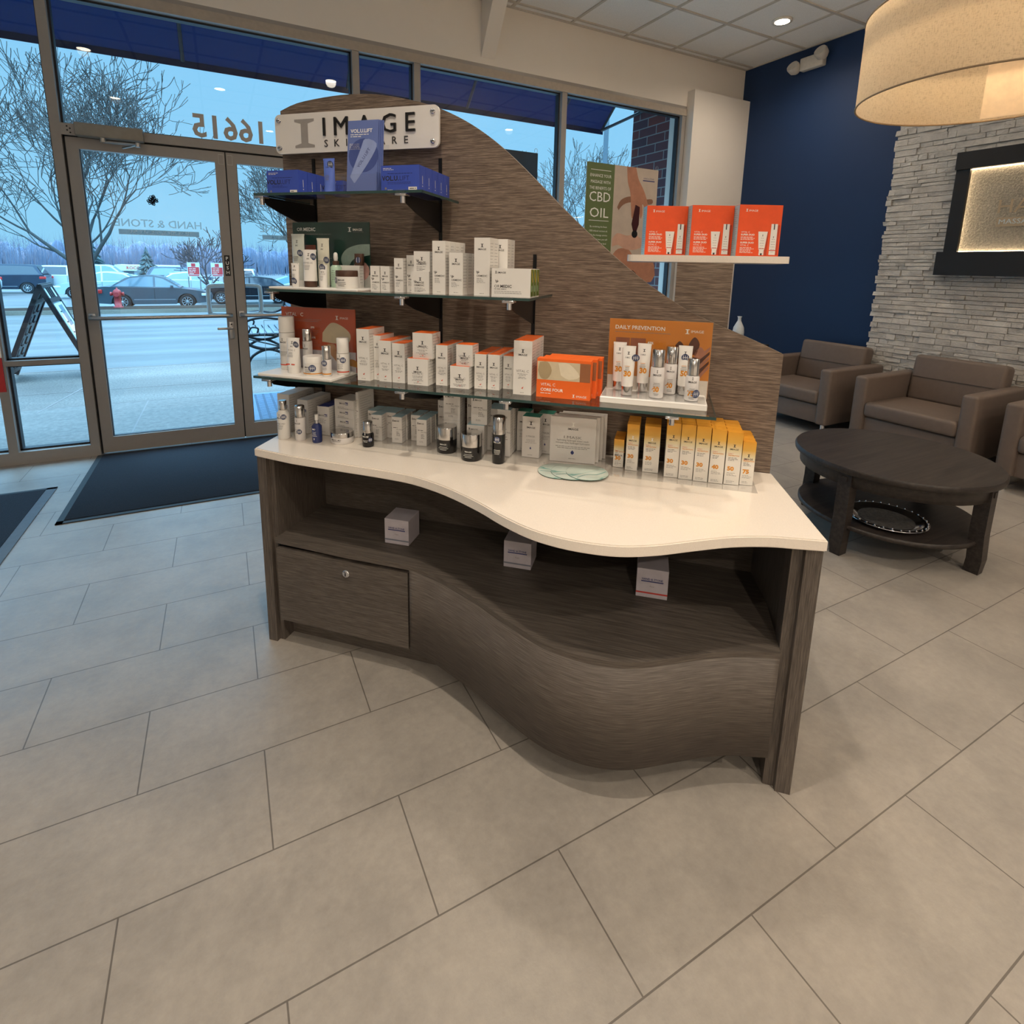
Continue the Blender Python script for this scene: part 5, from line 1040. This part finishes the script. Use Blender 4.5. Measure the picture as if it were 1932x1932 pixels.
def art_orange(m, u, w, z, h, y):
    m.text('VITAL', u + w * .06, z + h * .86, .018, y, INKW, 'L'); m.text('C', u + w * .265, z + h * .86, .018, y, INKW, 'L', bold=.02); m.micro(u + w * .06, u + w * .55, z + h * .81, 2, .006, .0016, y, INKG, mn=.9)
    logo_i(m, u + w * .76, z + h * .83, .014, y, INKW); m.text('IMAGE', u + w * .80, z + h * .845, .010, y, INKW, 'L', sx=1.15)
    m.poly(smooth_line([(u + w * .56, z + h * .62), (u + w * .68, z + h * .78), (u + w * .82, z + h * .74), (u + w * .93, z + h * .62), (u + w * .90, z + h * .48), (u + w * .75, z + h * .46), (u + w * .55, z + h * .48)], 4), y, M('cream_dollop_print', (206, 190, 158), .4, var=.08, nscale=20))
    m.text('89%', u + w * .4, z + h * .68, .009, y, INKW, 'L', bold=.03); m.micro(u + w * .4, u + w * .52, z + h * .64, 4, .006, .0013, y, INKG); m.text('100%', u + w * .4, z + h * .52, .009, y, INKW, 'L', bold=.03); m.micro(u + w * .4, u + w * .55, z + h * .48, 4, .006, .0013, y, INKG)
    m.quad(u + w * .2, z + h * .4, u + w * .36, z + h * .66, y, M('cheek_print_red', (158, 66, 40), .5, var=.2)); m.quad(u + .001, z + .004, u + w - .001, z + h * .34, y - .0001, M('pale_print_lilac', (206, 200, 204), .5)); m.poly(smooth_line([(u + w * .62, z + h * .45), (u + w * .72, z + h * .44), (u + w * .74, z + h * .3), (u + w * .76, z + h * .16), (u + w * .66, z + h * .28)], 4), y - .0003, M('beige_drip_print', (196, 146, 104), .5)); m.poly(circ(u + w * .94, z + h * .1, w * .1, 10, 0, PI), y - .0003, M('amber_print', (190, 130, 50), .5))
picture_board(-1.345, .302, .228, 1.655, Z3, M('burnt_orange_print', (184, 78, 40), .4, var=.06, nscale=6), 'display_stand', 'white tray with burnt orange picture board on the lowest shelf', art_orange, (-1.338, -1.047, 1.508, 1.672), .010, WHITEP)
def art_prev(m, u, w, z, h, y):
    m.text('DAILY PREVENTION', u + w * .06, z + h * .87, .0165, y, INKW, 'L', bold=.012, sx=1.0); m.micro(u + w * .06, u + w * .62, z + h * .83, 1, .005, .0016, y, INKG, mn=.97)
    logo_i(m, u + w * .765, z + h * .845, .014, y, INKW); m.text('IMAGE', u + w * .80, z + h * .862, .011, y, INKW, 'L', sx=1.15); m.text('87%', u + w * .39, z + h * .69, .010, y, INKW, 'L', bold=.03)
    CK = M('cheek_print_brown', (146, 84, 56), .5, var=.2); m.quad(u + w * .07, z + h * .55, u + w * .21, z + h * .76, y, CK); m.quad(u + w * .22, z + h * .55, u + w * .37, z + h * .76, y, CK)
    S1 = M('makeup_print_dark', (84, 42, 26), .35, var=.3, nscale=40); S2 = M('makeup_print_mid', (170, 112, 86), .35, var=.2, nscale=40)
    for cx, cz, rr_, mt in ((.70, .66, .05, S1), (.84, .72, .045, S1), (.90, .60, .055, S2)): m.poly(smooth_line([(u + w * (cx - .05), z + h * (cz - .12)), (u + w * (cx - .05), z + h * cz), (u + w * cx, z + h * (cz + .09)), (u + w * (cx + .05), z + h * cz), (u + w * (cx + .02), z + h * (cz - .14))], 4), y, mt)
    for k in range(5): m.poly([(u + w * .82, z + h * (.22 + k * .07)), (u + w * .86, z + h * (.19 + k * .07)), (u + w * .99, z + h * (.42 + k * .06)), (u + w * .99, z + h * (.46 + k * .06))], y - .0001, S1 if k % 2 else S2)
    m.quad(u + .001, z + .004, u + w - .001, z + h * .26, y - .0002, M('pale_print_cream', (222, 212, 198), .5))
def gold_tag(m, u, w, z, h, y): art_prev(m, u, w, z, h, y)
picture_board(-.173, .299, .236, 1.690, Z3, M('amber_board_print', (204, 124, 30), .4, var=.05, nscale=6), 'display_stand', 'white stepped tray with amber prevention board at the lowest shelf right end', gold_tag, (-.178, .120, 1.562, 1.705), .018, WHITEP)
m = MB().box(-.174, 1.566, Z3 + .0182, .116, 1.66, Z3 + .0205, ACRYL); o = tag(fx(m, 'acrylic_riser'), 'clear acrylic riser lying on the prevention display tray', 'riser')
# brochure holder
bh = empty('brochure_holder', 'clear acrylic holder with blue brochures on the top shelf', 'brochure holder', at(-.958, 1.60, Z1), ANG + R(1))
T = Matrix.Rotation(R(-7), 4, 'X'); m = MB(); m.box(-.062, .03, 0, .062, .032, .16, ACRYL, T); m.box(-.085, -.035, 0, .062, -.033, .055, ACRYL); m.box(-.062, -.035, 0, -.06, .04, .05, ACRYL); m.box(.06, -.035, 0, .062, .04, .06, ACRYL); m.box(-.085, -.035, 0, .062, .04, .002, ACRYL); m.build('holder', bh)
BRB = M('brochure_periwinkle', (98, 116, 176), .35, var=.06, nscale=8); BRS = M('brochure_shade', (64, 80, 142), .35); BRL = M('brochure_light', (142, 158, 204), .35)
for k in range(4):
    T = Matrix.Translation((.004 * k, .004 * k - .014, .002)) @ Matrix.Rotation(R(-6), 4, 'X'); m = MB().box(-.057, -.0008, 0, .05, .0008, .222, BRB, T); b_ = m.build('brochure', bh)
    if k == 0:
        y = -.0011; m = MB(); m.poly(circ(0, .115, .052, 24), y, BRS, T); m.poly(smooth_line([(-.045, .05), (-.01, .135), (.005, .165), (.045, .15), (.03, .11), (-.02, .04), (-.03, .03)], 3), y - .0002, BRL, T)
        m.text('VOL.U.LIFT', -.047, .185, .0155, y, INKW, 'L', bold=.02, T=T); m.micro(-.047, .02, .178, 2, .006, .002, y, INKW, T=T); m.micro(-.05, -.01, .15, 5, .004, .0012, y, INKW, T=T)
        m.text('VOL.U.LIFT', 0, 0, .014, y - .0004, INKN, 'C', T=T @ Matrix.Translation((.005, 0, .105)) @ Matrix.Rotation(R(-55), 4, 'Y')); m.build('printed_label', b_)

# ------------------------------------------------------------------ bottles, tubes, jars
SILV = M('silver_cap', (206, 204, 202), .16, 1.0, var=0.0); BLK = M('black_gloss', (24, 23, 24), .12, var=0.0); STK = M('sticker_navy', (52, 66, 104), .4); STW = M('sticker_white', (225, 225, 225), .4)
WOODC = M('dark_wood_cap', (74, 48, 34), .5, var=.3, nscale=60); MINT = M('mint_bottle', (176, 204, 182), .3); PINKW = M('frosted_white', (226, 222, 220), .3)
def place(name, cat, label, u, v, z, group=None, yaw=0): return empty(name, label, cat, at(u, v, z), ANG + R(yaw), group)
def front_print(t, r, items, sticker=None, stripe=None, z0=0):
    m = MB()
    for it in items: it(m)
    m.build('printed_label', t)
def wrap(m, r, z0, z1, a0, a1, mt, n=8):
    """patch following a round body; angles in degrees, -90 faces the front"""
    vs = []; 
    for k in range(n + 1):
        a = R(a0 + (a1 - a0) * k / n); vs += [(r * math.cos(a), r * math.sin(a), z0), (r * math.cos(a), r * math.sin(a), z1)]
    m.add(vs, [(2 * k, 2 * k + 2, 2 * k + 3, 2 * k + 1) for k in range(n)], mt)
def wtext(m, t, r, z, s, mt, ang=-90, bold=0, sx=1):
    vs, fs, wd, ht = glyphs(t, bold); o = []
    for p in vs: a = R(ang) + ((p[0] - wd / 2) * s * sx) / r; o.append((r * math.cos(a), r * math.sin(a), z + p[1] * s))
    m.add(o, fs, mt)
def wlines(m, r, z, n, gap, wdeg, mt, c=-90, th=.0012):
    rnd_ = random.Random(n * 7 + int(z * 1e4))
    for k in range(n): q = wdeg * rnd_.uniform(.6, 1); wrap(m, r, z - k * gap, z - k * gap + th, c - q / 2, c + q / 2, mt, 4)
def sticker(t, r, z, ang, s=.011):
    m = MB(); T = Matrix.Rotation(R(ang + 90), 4, 'Z'); y = -r - .0012
    m.poly(circ(0, z, s, 18), y, STK, T); 
    for k in (-.5, 0, .5): m.quad(k * s - .0008, z - s * .6, k * s + .0008, z + s * .6, y - .0002, STW, T)
    m.quad(-s * .7, z - .0008, s * .7, z + .0008, y - .0002, STW, T); m.build('round_sticker', t)
def bottle(name, label, u, v, z, r, h, caph, body, cap, cat='bottle', group=None, lines=True, num=None, stripe=None, logo=INK, stick=None, capr=.92, neck=0, shoulder=.006, txt=None):
    t = place(name, cat, label, u, v, z, group); hb = h - caph
    prof = [(r * .9, 0), (r, .003), (r, hb - shoulder), (r * (capr + .02), hb - .001)]
    if neck: prof = [(r * .9, 0), (r, .003), (r, hb - neck - shoulder), (r * .85, hb - neck - .002), (r * .5, hb - neck), (r * .5, hb)]
    MB().lathe(prof, body, 28).build('body', t); rc = r * capr if not neck else r * .7
    MB().lathe([(rc, hb + .0003), (rc, h - .0015), (rc - .0015, h)], cap, 28).build('cap', t)
    m = MB(); q = r + .0004; dark = body in (BLK,)
    ink = INKW if dark else INK
    wtext(m, 'IMAGE', q, hb * .72, min(.008, r * .42), ink, bold=.01, sx=1.1)
    m2 = hb * .72 + .009
    for dz, w_ in ((0, 10), (.0065, 10)): wrap(m, q, m2 + dz, m2 + dz + .0012, -95, -85, ink, 2)
    wrap(m, q, m2, m2 + .0075, -91.5, -88.5, ink, 1)
    if txt: wtext(m, txt, q, hb * .52, min(.0085, r * .4), INKG if not dark else INKW)
    wlines(m, q, hb * .48, 4 if hb > .06 else 2, .0045, 70, INKW if dark else INKG)
    if num: wtext(m, num, q, hb * .22, .020, INKO, bold=.05, ang=-98); wlines(m, q, hb * .14, 2, .004, 50, INKG)
    if stripe: wrap(m, q, hb * .12, hb * .12 + .004, -180, 0, stripe, 14)
    m.build('printed_label', t)
    if stick: sticker(t, r, stick[0], stick[1], stick[2] if len(stick) > 2 else .011)
    return t
def sq_tube(name, label, u, v, z, w, h, caph, body, cap, group=None, num=None, stripe=None, stick=None, txt=None, capr=None):
    """squeeze tube standing on its cap: round at the bottom, crimped flat on top"""
    t = place(name, 'tube', label, u, v, z, group); r = (capr or w * .42); rings = []; N = 20
    for k in range(7):
        f_ = k / 6; zz = caph + (h - caph) * f_; rx = r + (w / 2 - r) * f_ ** .8; ry = r * .95 * (1 - f_) ** .75 + .0012
        rings.append([(rx * math.cos(2 * PI * i / N), ry * math.sin(2 * PI * i / N), zz) for i in range(N)])
    MB().loft(rings, body).build('body', t); MB().lathe([(r * .93, 0), (r * .96, .002), (r * .98, caph)], cap, 24).build('cap', t)
    MB().box(-w / 2, -.0014, h - .006, w / 2, .0014, h, body).build('crimp', t)
    m = MB()
    def yf(z_): f_ = (z_ - caph) / (h - caph); return -(r * .95 * (1 - f_) ** .75 + .0016)
    def line(z_, x0, x1, th, mt, dy=0): m.add([(x0, yf(z_) - dy, z_), (x1, yf(z_) - dy, z_), (x1, yf(z_ + th) - dy, z_ + th), (x0, yf(z_ + th) - dy, z_ + th)], [(0, 1, 2, 3)], mt)
    def txt_(s, z_, sz, mt, bold=0, x=0):
        vs, fs, wd, ht = glyphs(s, bold); m.add([(x + (p[0] - wd / 2) * sz, yf(z_ + p[1] * sz) + .15 * abs(x + (p[0] - wd / 2) * sz), z_ + p[1] * sz) for p in vs], fs, mt)
    zl = h - .024 * h / .14; logo = min(.009, w * .2); line(zl, -logo * .4, logo * .4, .0012, INK); line(zl + .0012, -.001, .001, logo - .0024, INK); line(zl + logo - .0012, -logo * .4, logo * .4, .0012, INK)
    txt_('IMAGE', zl - .011, min(.0075, w * .16), INK, .01); zb = caph + (h - caph) * .55
    if txt: txt_(txt, zb, min(.0085, w * .17), INKG)
    rnd_ = random.Random(int(w * 1e4))
    for k in range(4): q = w * .3 * rnd_.uniform(.6, 1); line(zb - .006 - k * .0045, -q, q * .6, .0012, INKO if num and k < 1 else INKG)
    if num: txt_(num, caph + (h - caph) * .26, .021, INKO, .05)
    if stripe: line(caph + .008, -r * .8, r * .8, .004, stripe, -.0008)
    m.build('printed_label', t)
    if stick:
        T = Matrix.Translation((stick[0], yf(stick[1]) - .002, stick[1])) @ Matrix.Rotation(R(12), 4, 'X'); s = .011; m = MB(); m.poly(circ(0, 0, s, 18), 0, STK, T)
        for k in (-.5, 0, .5): m.quad(k * s - .0008, -s * .6, k * s + .0008, s * .6, -.0003, STW, T)
        m.quad(-s * .7, -.0008, s * .7, .0008, -.0003, STW, T); m.build('round_sticker', t)
    return t
def jar(name, label, u, v, z, r, h, lidh, body, lid, dark=False, stripe=None, stick=None, txt='IMAGE'):
    t = place(name, 'jar', label, u, v, z); hb = h - lidh
    MB().lathe([(r * .93, 0), (r, .004), (r, hb)], body, 32).build('body', t); l_ = MB().lathe([(r, hb + .0004), (r * 1.0, h - .003), (r * .96, h)], lid, 32).build('lid', t)
    m = MB(); q = r + .0004; ink = INKW if dark else INK; wtext(m, txt, q, hb * .66, .007, ink, bold=.01, sx=1.2); wlines(m, q, hb * .5, 3 if hb > .03 else 1, .005, 60, ink)
    if stripe: wrap(m, q, .005, .0085, -180, 0, stripe, 14)
    m.build('printed_label', t)
    if stick: sticker(t, r, *stick)
    return t
# top shelf tube
sq_tube('squeeze_tube', 'upright blue tube with a silver sticker on the top shelf', -1.1058 + .0203, 1.60, Z1, .041, .112, .004, M('blue_tube', (92, 118, 206), .35), M('blue_tube', (92, 118, 206), .35), stick=(.010, .092))
# middle shelf testers
tz = Z2 + .0072
def sc(u, w, v, nv): k = nv / v; return (u + w / 2) * k, nv, w * k
u_, v_, w_ = sc(-1.3036, .05, 1.68, 1.63); sq_tube('squeeze_tube', 'tallest pale grey tester tube, leftmost before the green board', u_, v_, tz, w_ * 1.05, .176, .02, M('pale_mint_tube', (204, 208, 200), .3), WHITEP, stick=(.016, .112))
u_, v_, w_ = sc(-1.2312, .0245, 1.58, 1.56); sq_tube('squeeze_tube', 'smallest white tester tube at the tray left corner', u_, v_, tz, w_ * 1.2, .078, .008, WHITEP, WHITEP, stick=(.003, .02))
u_, v_, w_ = sc(-1.2009, .0523, 1.60, 1.585); sq_tube('squeeze_tube', 'white tester tube standing on a dark wood cap', u_, v_, tz, w_, .123, .02, WHITEP, WOODC, stick=(.021, .10), txt='ORMEDIC')
u_, v_, w_ = sc(-1.1794, .0477, 1.65, 1.62); sq_tube('squeeze_tube', 'tall cream tester tube in front of the green board', u_, v_, tz, w_, .162, .006, M('cream_tube', (228, 224, 206), .3), WHITEP, stick=(.02, .09))
u_, v_, w_ = sc(-1.1367, .0257, 1.60, 1.575); sq_tube('squeeze_tube', 'small white tube in front of the tall cream tube', u_, v_, tz, w_ * 1.15, .073, .006, WHITEP, WHITEP, stick=(0, .066), txt='ORMEDIC')
u_, v_, w_ = sc(-1.1331, .0368, 1.66, 1.625); t = place('dropper_bottle', 'bottle', 'mint green dropper bottle with white bulb on the middle shelf tray', u_, v_, tz)
MB().lathe([(.0165, 0), (.018, .003), (.018, .068), (.012, .074)], MINT, 24).build('body', t); MB().lathe([(.0105, .074), (.0105, .088)], WOODC, 20).build('collar', t); MB().lathe([(.006, .088), (.0075, .098), (.0065, .112), (.003, .116)], WHITEP, 16).build('bulb', t)
m = MB(); wlines(m, .0184, .055, 5, .007, 50, INKG); m.build('printed_label', t)
u_, v_, w_ = sc(-1.0569, .0709, 1.58, 1.578); jar('cream_jar', 'white cream jar with dark wood lid on the middle shelf tray', u_, v_, tz, w_ / 2, .058, .020, WHITEP, WOODC, stick=(.026, -130, .010))
carton(-1.081, 1.634, tz, .074, .026, .074, 'orm', 'white carton standing behind the wood-lidded jar', 1)
m = MB().rbox(-.014, -.008, 0, .014, .008, .039, .001, WOODC, 1); o = tag(m.build('tester_vial_box', None, at(-1.015, 1.648, tz + .0745), ANG), 'tiny dark wood box with round sticker on top of the white carton', 'box'); m = MB(); m.poly(circ(0, .018, .010, 16), -.0085, STK); m.quad(-.006, .010, -.0045, .026, -.0087, STW); m.quad(.004, .010, .0055, .026, -.0087, STW); m.build('round_sticker', o)
# lowest shelf testers
tz = Z3 + .0102
u_, v_, w_ = sc(-1.3581, .0539, 1.66, 1.615); bottle('pump_bottle', 'tall white bottle, leftmost before the orange board', u_, v_, tz, w_ / 2, .187, .055, WHITEP, WHITEP, stripe=INKR, capr=1.0)
u_, v_, w_ = sc(-1.2829, .0479, 1.60, 1.560); sq_tube('squeeze_tube', 'white tube with orange stripe before the orange board', u_, v_, tz, w_ * 1.1, .122, .022, WHITEP, WHITEP, stripe=INKR, stick=(.018, .1), txt='VITAL C')
u_, v_, w_ = sc(-1.2621, .0338, 1.66, 1.625); bottle('serum_bottle', 'tall slim bottle with silver cap before the orange board', u_, v_, tz, w_ / 2, .146, .042, PINKW, SILV, capr=.95)
u_, v_, w_ = sc(-1.2135, .0683, 1.60, 1.562); jar('cream_jar', 'white cream jar with orange stripe on the orange display tray', u_, v_, tz, w_ / 2, .064, .024, WHITEP, WHITEP, stripe=INKO, stick=(.026, -62, .012))
u_, v_, w_ = sc(-1.1346, .0317, 1.59, 1.552); bottle('serum_bottle', 'short slim bottle with silver cap at the tray front edge', u_, v_, tz, w_ / 2, .103, .045, PINKW, SILV, stripe=INKO, stick=(.046, -85, .010))
u_, v_, w_ = sc(-1.095, .0439, 1.62, 1.60); bottle('pump_bottle', 'white bottle with orange stripe at the orange tray right side', u_, v_, tz, w_ / 2, .126, .052, WHITEP, WHITEP, stripe=INKR, stick=(.052, -60, .010), capr=.94)
# prevention testers
tz = Z3 + .0208
sq_tube('squeeze_tube', 'white tube marked 30, back left on the prevention display', -.155 + .0184, 1.672, tz, .0395, .146, .026, WHITEP, SILV, num='30')
sq_tube('squeeze_tube', 'white tube marked 30, front left on the prevention display', -.1238 + .019, 1.605, tz, .0395, .145, .026, WHITEP, SILV, num='30', stick=(.021, .112))
sq_tube('squeeze_tube', 'white tube marked 30, back centre on the prevention display', -.0832 + .0195, 1.672, tz, .040, .146, .026, WHITEP, SILV, num='30')
bottle('serum_bottle', 'silver-capped bottle marked 40, front centre on the prevention display', -.0394 + .0190, 1.60, tz, .0198, .141, .050, PINKW, SILV, num='40', capr=.9)
bottle('serum_bottle', 'silver-capped bottle marked 40, behind the front one', .0026 + .0135, 1.668, tz, .0185, .142, .050, PINKW, SILV, num='40', capr=.9)
sq_tube('squeeze_tube', 'white tube marked 50 with black flower sticker on the prevention display', .0356 + .019, 1.672, tz, .040, .146, .026, WHITEP, SILV, num='50', stick=(.0, .112))
bottle('serum_bottle', 'short silver-capped bottle marked 75 at the display right corner', .0583 + .0185, 1.60, tz, .0190, .121, .048, PINKW, SILV, num='75', capr=.86, stick=(.022, -55, .012))
# countertop testers
bottle('lotion_bottle', 'white lotion bottle with silver cap, leftmost on the countertop', -1.3457 + .0223, 1.606, .745, .0218, .1424, .034, WHITEP, SILV, capr=.62, shoulder=.012, stick=(.085, -50, .010), txt='IMAGE MD')
bottle('serum_bottle', 'frosted bottle with tall silver cap, second on the countertop', -1.2745 + .019, 1.610, .745, .0185, .1285, .042, PINKW, SILV, stick=(.035, -65, .009))
t = place('dropper_bottle', 'bottle', 'navy blue spray bottle with clear cap on the countertop', -1.2029 + .0178, 1.609, .745); MB().lathe([(.0165, 0), (.0178, .003), (.0178, .06), (.009, .07)], M('cobalt_bottle', (34, 48, 104), .15), 24).build('body', t); MB().lathe([(.008, .07), (.008, .082)], CHROME, 20).build('collar', t); MB().lathe([(.0105, .080), (.0105, .108), (.008, .111)], ACRYL, 20).build('clear_cap', t); MB().lathe([(.006, .082), (.006, .102)], WHITEP, 16).build('spray_pump', t)
m = MB(); wtext(m, 'MD', .0182, .048, .008, INKW, bold=.02); wlines(m, .0182, .04, 4, .005, 70, INKW); wrap(m, .0182, .012, .018, -95, -85, INKW, 2); m.build('printed_label', t)
jar('cream_jar', 'low wide white jar with mirrored lid on the countertop', -1.1427 + .0405, 1.640, .745, .0405, .041, .018, PINKW, SILV, txt='IMAGE MD')
bottle('serum_bottle', 'small black bottle with silver cap on the countertop', -1.0098 + .0195, 1.630, .745, .0203, .091, .040, BLK, SILV, capr=.82, stick=(.028, -40, .008))
jar('cream_jar', 'black jar with silver lid, left of the two', -.7407 + .032, 1.675, .745, .0348, .091, .043, BLK, SILV, True)
jar('cream_jar', 'black jar with silver lid, right of the two and nearer', -.6332 + .0317, 1.632, .745, .0348, .091, .043, BLK, SILV, True)
bottle('serum_bottle', 'tall slim black bottle with silver cap beside the right black jar', -.5241 + .0187, 1.628, .745, .0212, .158, .058, BLK, SILV, capr=1.0, stick=(.085, -88, .010))
def marble():
    x = NT('marbled_disc'); n = x.noise(x.coord((3, 16, 1), rot=(0, 0, .3)), 1.0, 3, .5)
    x.l(x.ramp(n, [(.30, lin((196, 214, 204))), (.485, lin((208, 222, 212))), (.50, lin((120, 178, 170))), (.52, lin((200, 216, 206))), (.72, lin((216, 226, 216)))]), x.b.inputs['Base Color']); x.b.inputs['Roughness'].default_value = .25; return x.m
DSC = marble(); DSE = M('disc_edge', (70, 104, 98), .4)
for k, (u_, v_, lb) in enumerate(((-.300, 1.612, 'leftmost round marbled green coaster on the countertop'), (-.258, 1.612, 'middle round marbled green coaster, overlapping the left one'), (-.211, 1.618, 'rightmost round marbled green coaster, on top of the others'))):
    m = MB(); rr_ = .066; T = Matrix.Translation(at(u_, v_, .7466 + .0022 * k)) @ Matrix.Rotation(ANG, 4, 'Z') if False else None
    m.lathe([(rr_, 0), (rr_, .0018)], DSE, 40, cap=False); m.lathe([(.0005, .0019), (rr_ - .0006, .0019), (rr_, .0014)], DSC, 40, cap=False); o = tag(m.build('coaster', None, at(u_, v_ , .7467 + .0022 * k), ANG + R(k * 25)), lb, 'coaster', 'marbled round coasters')
    m = MB(); pts = smooth_line([(-rr_ * .85, -rr_ * .3, .002), (-rr_ * .3, -rr_ * .25, .002), (rr_ * .2, -rr_ * .5, .002), (rr_ * .8, -rr_ * .45, .002)], 4)
    for a, b in zip(pts, pts[1:]): m.add([a, b, (b[0], b[1] + .003, .002), (a[0], a[1] + .003, .002)], [(0, 1, 2, 3)], M('teal_vein', (60, 140, 140), .4))
    m.build('printed_vein', o)
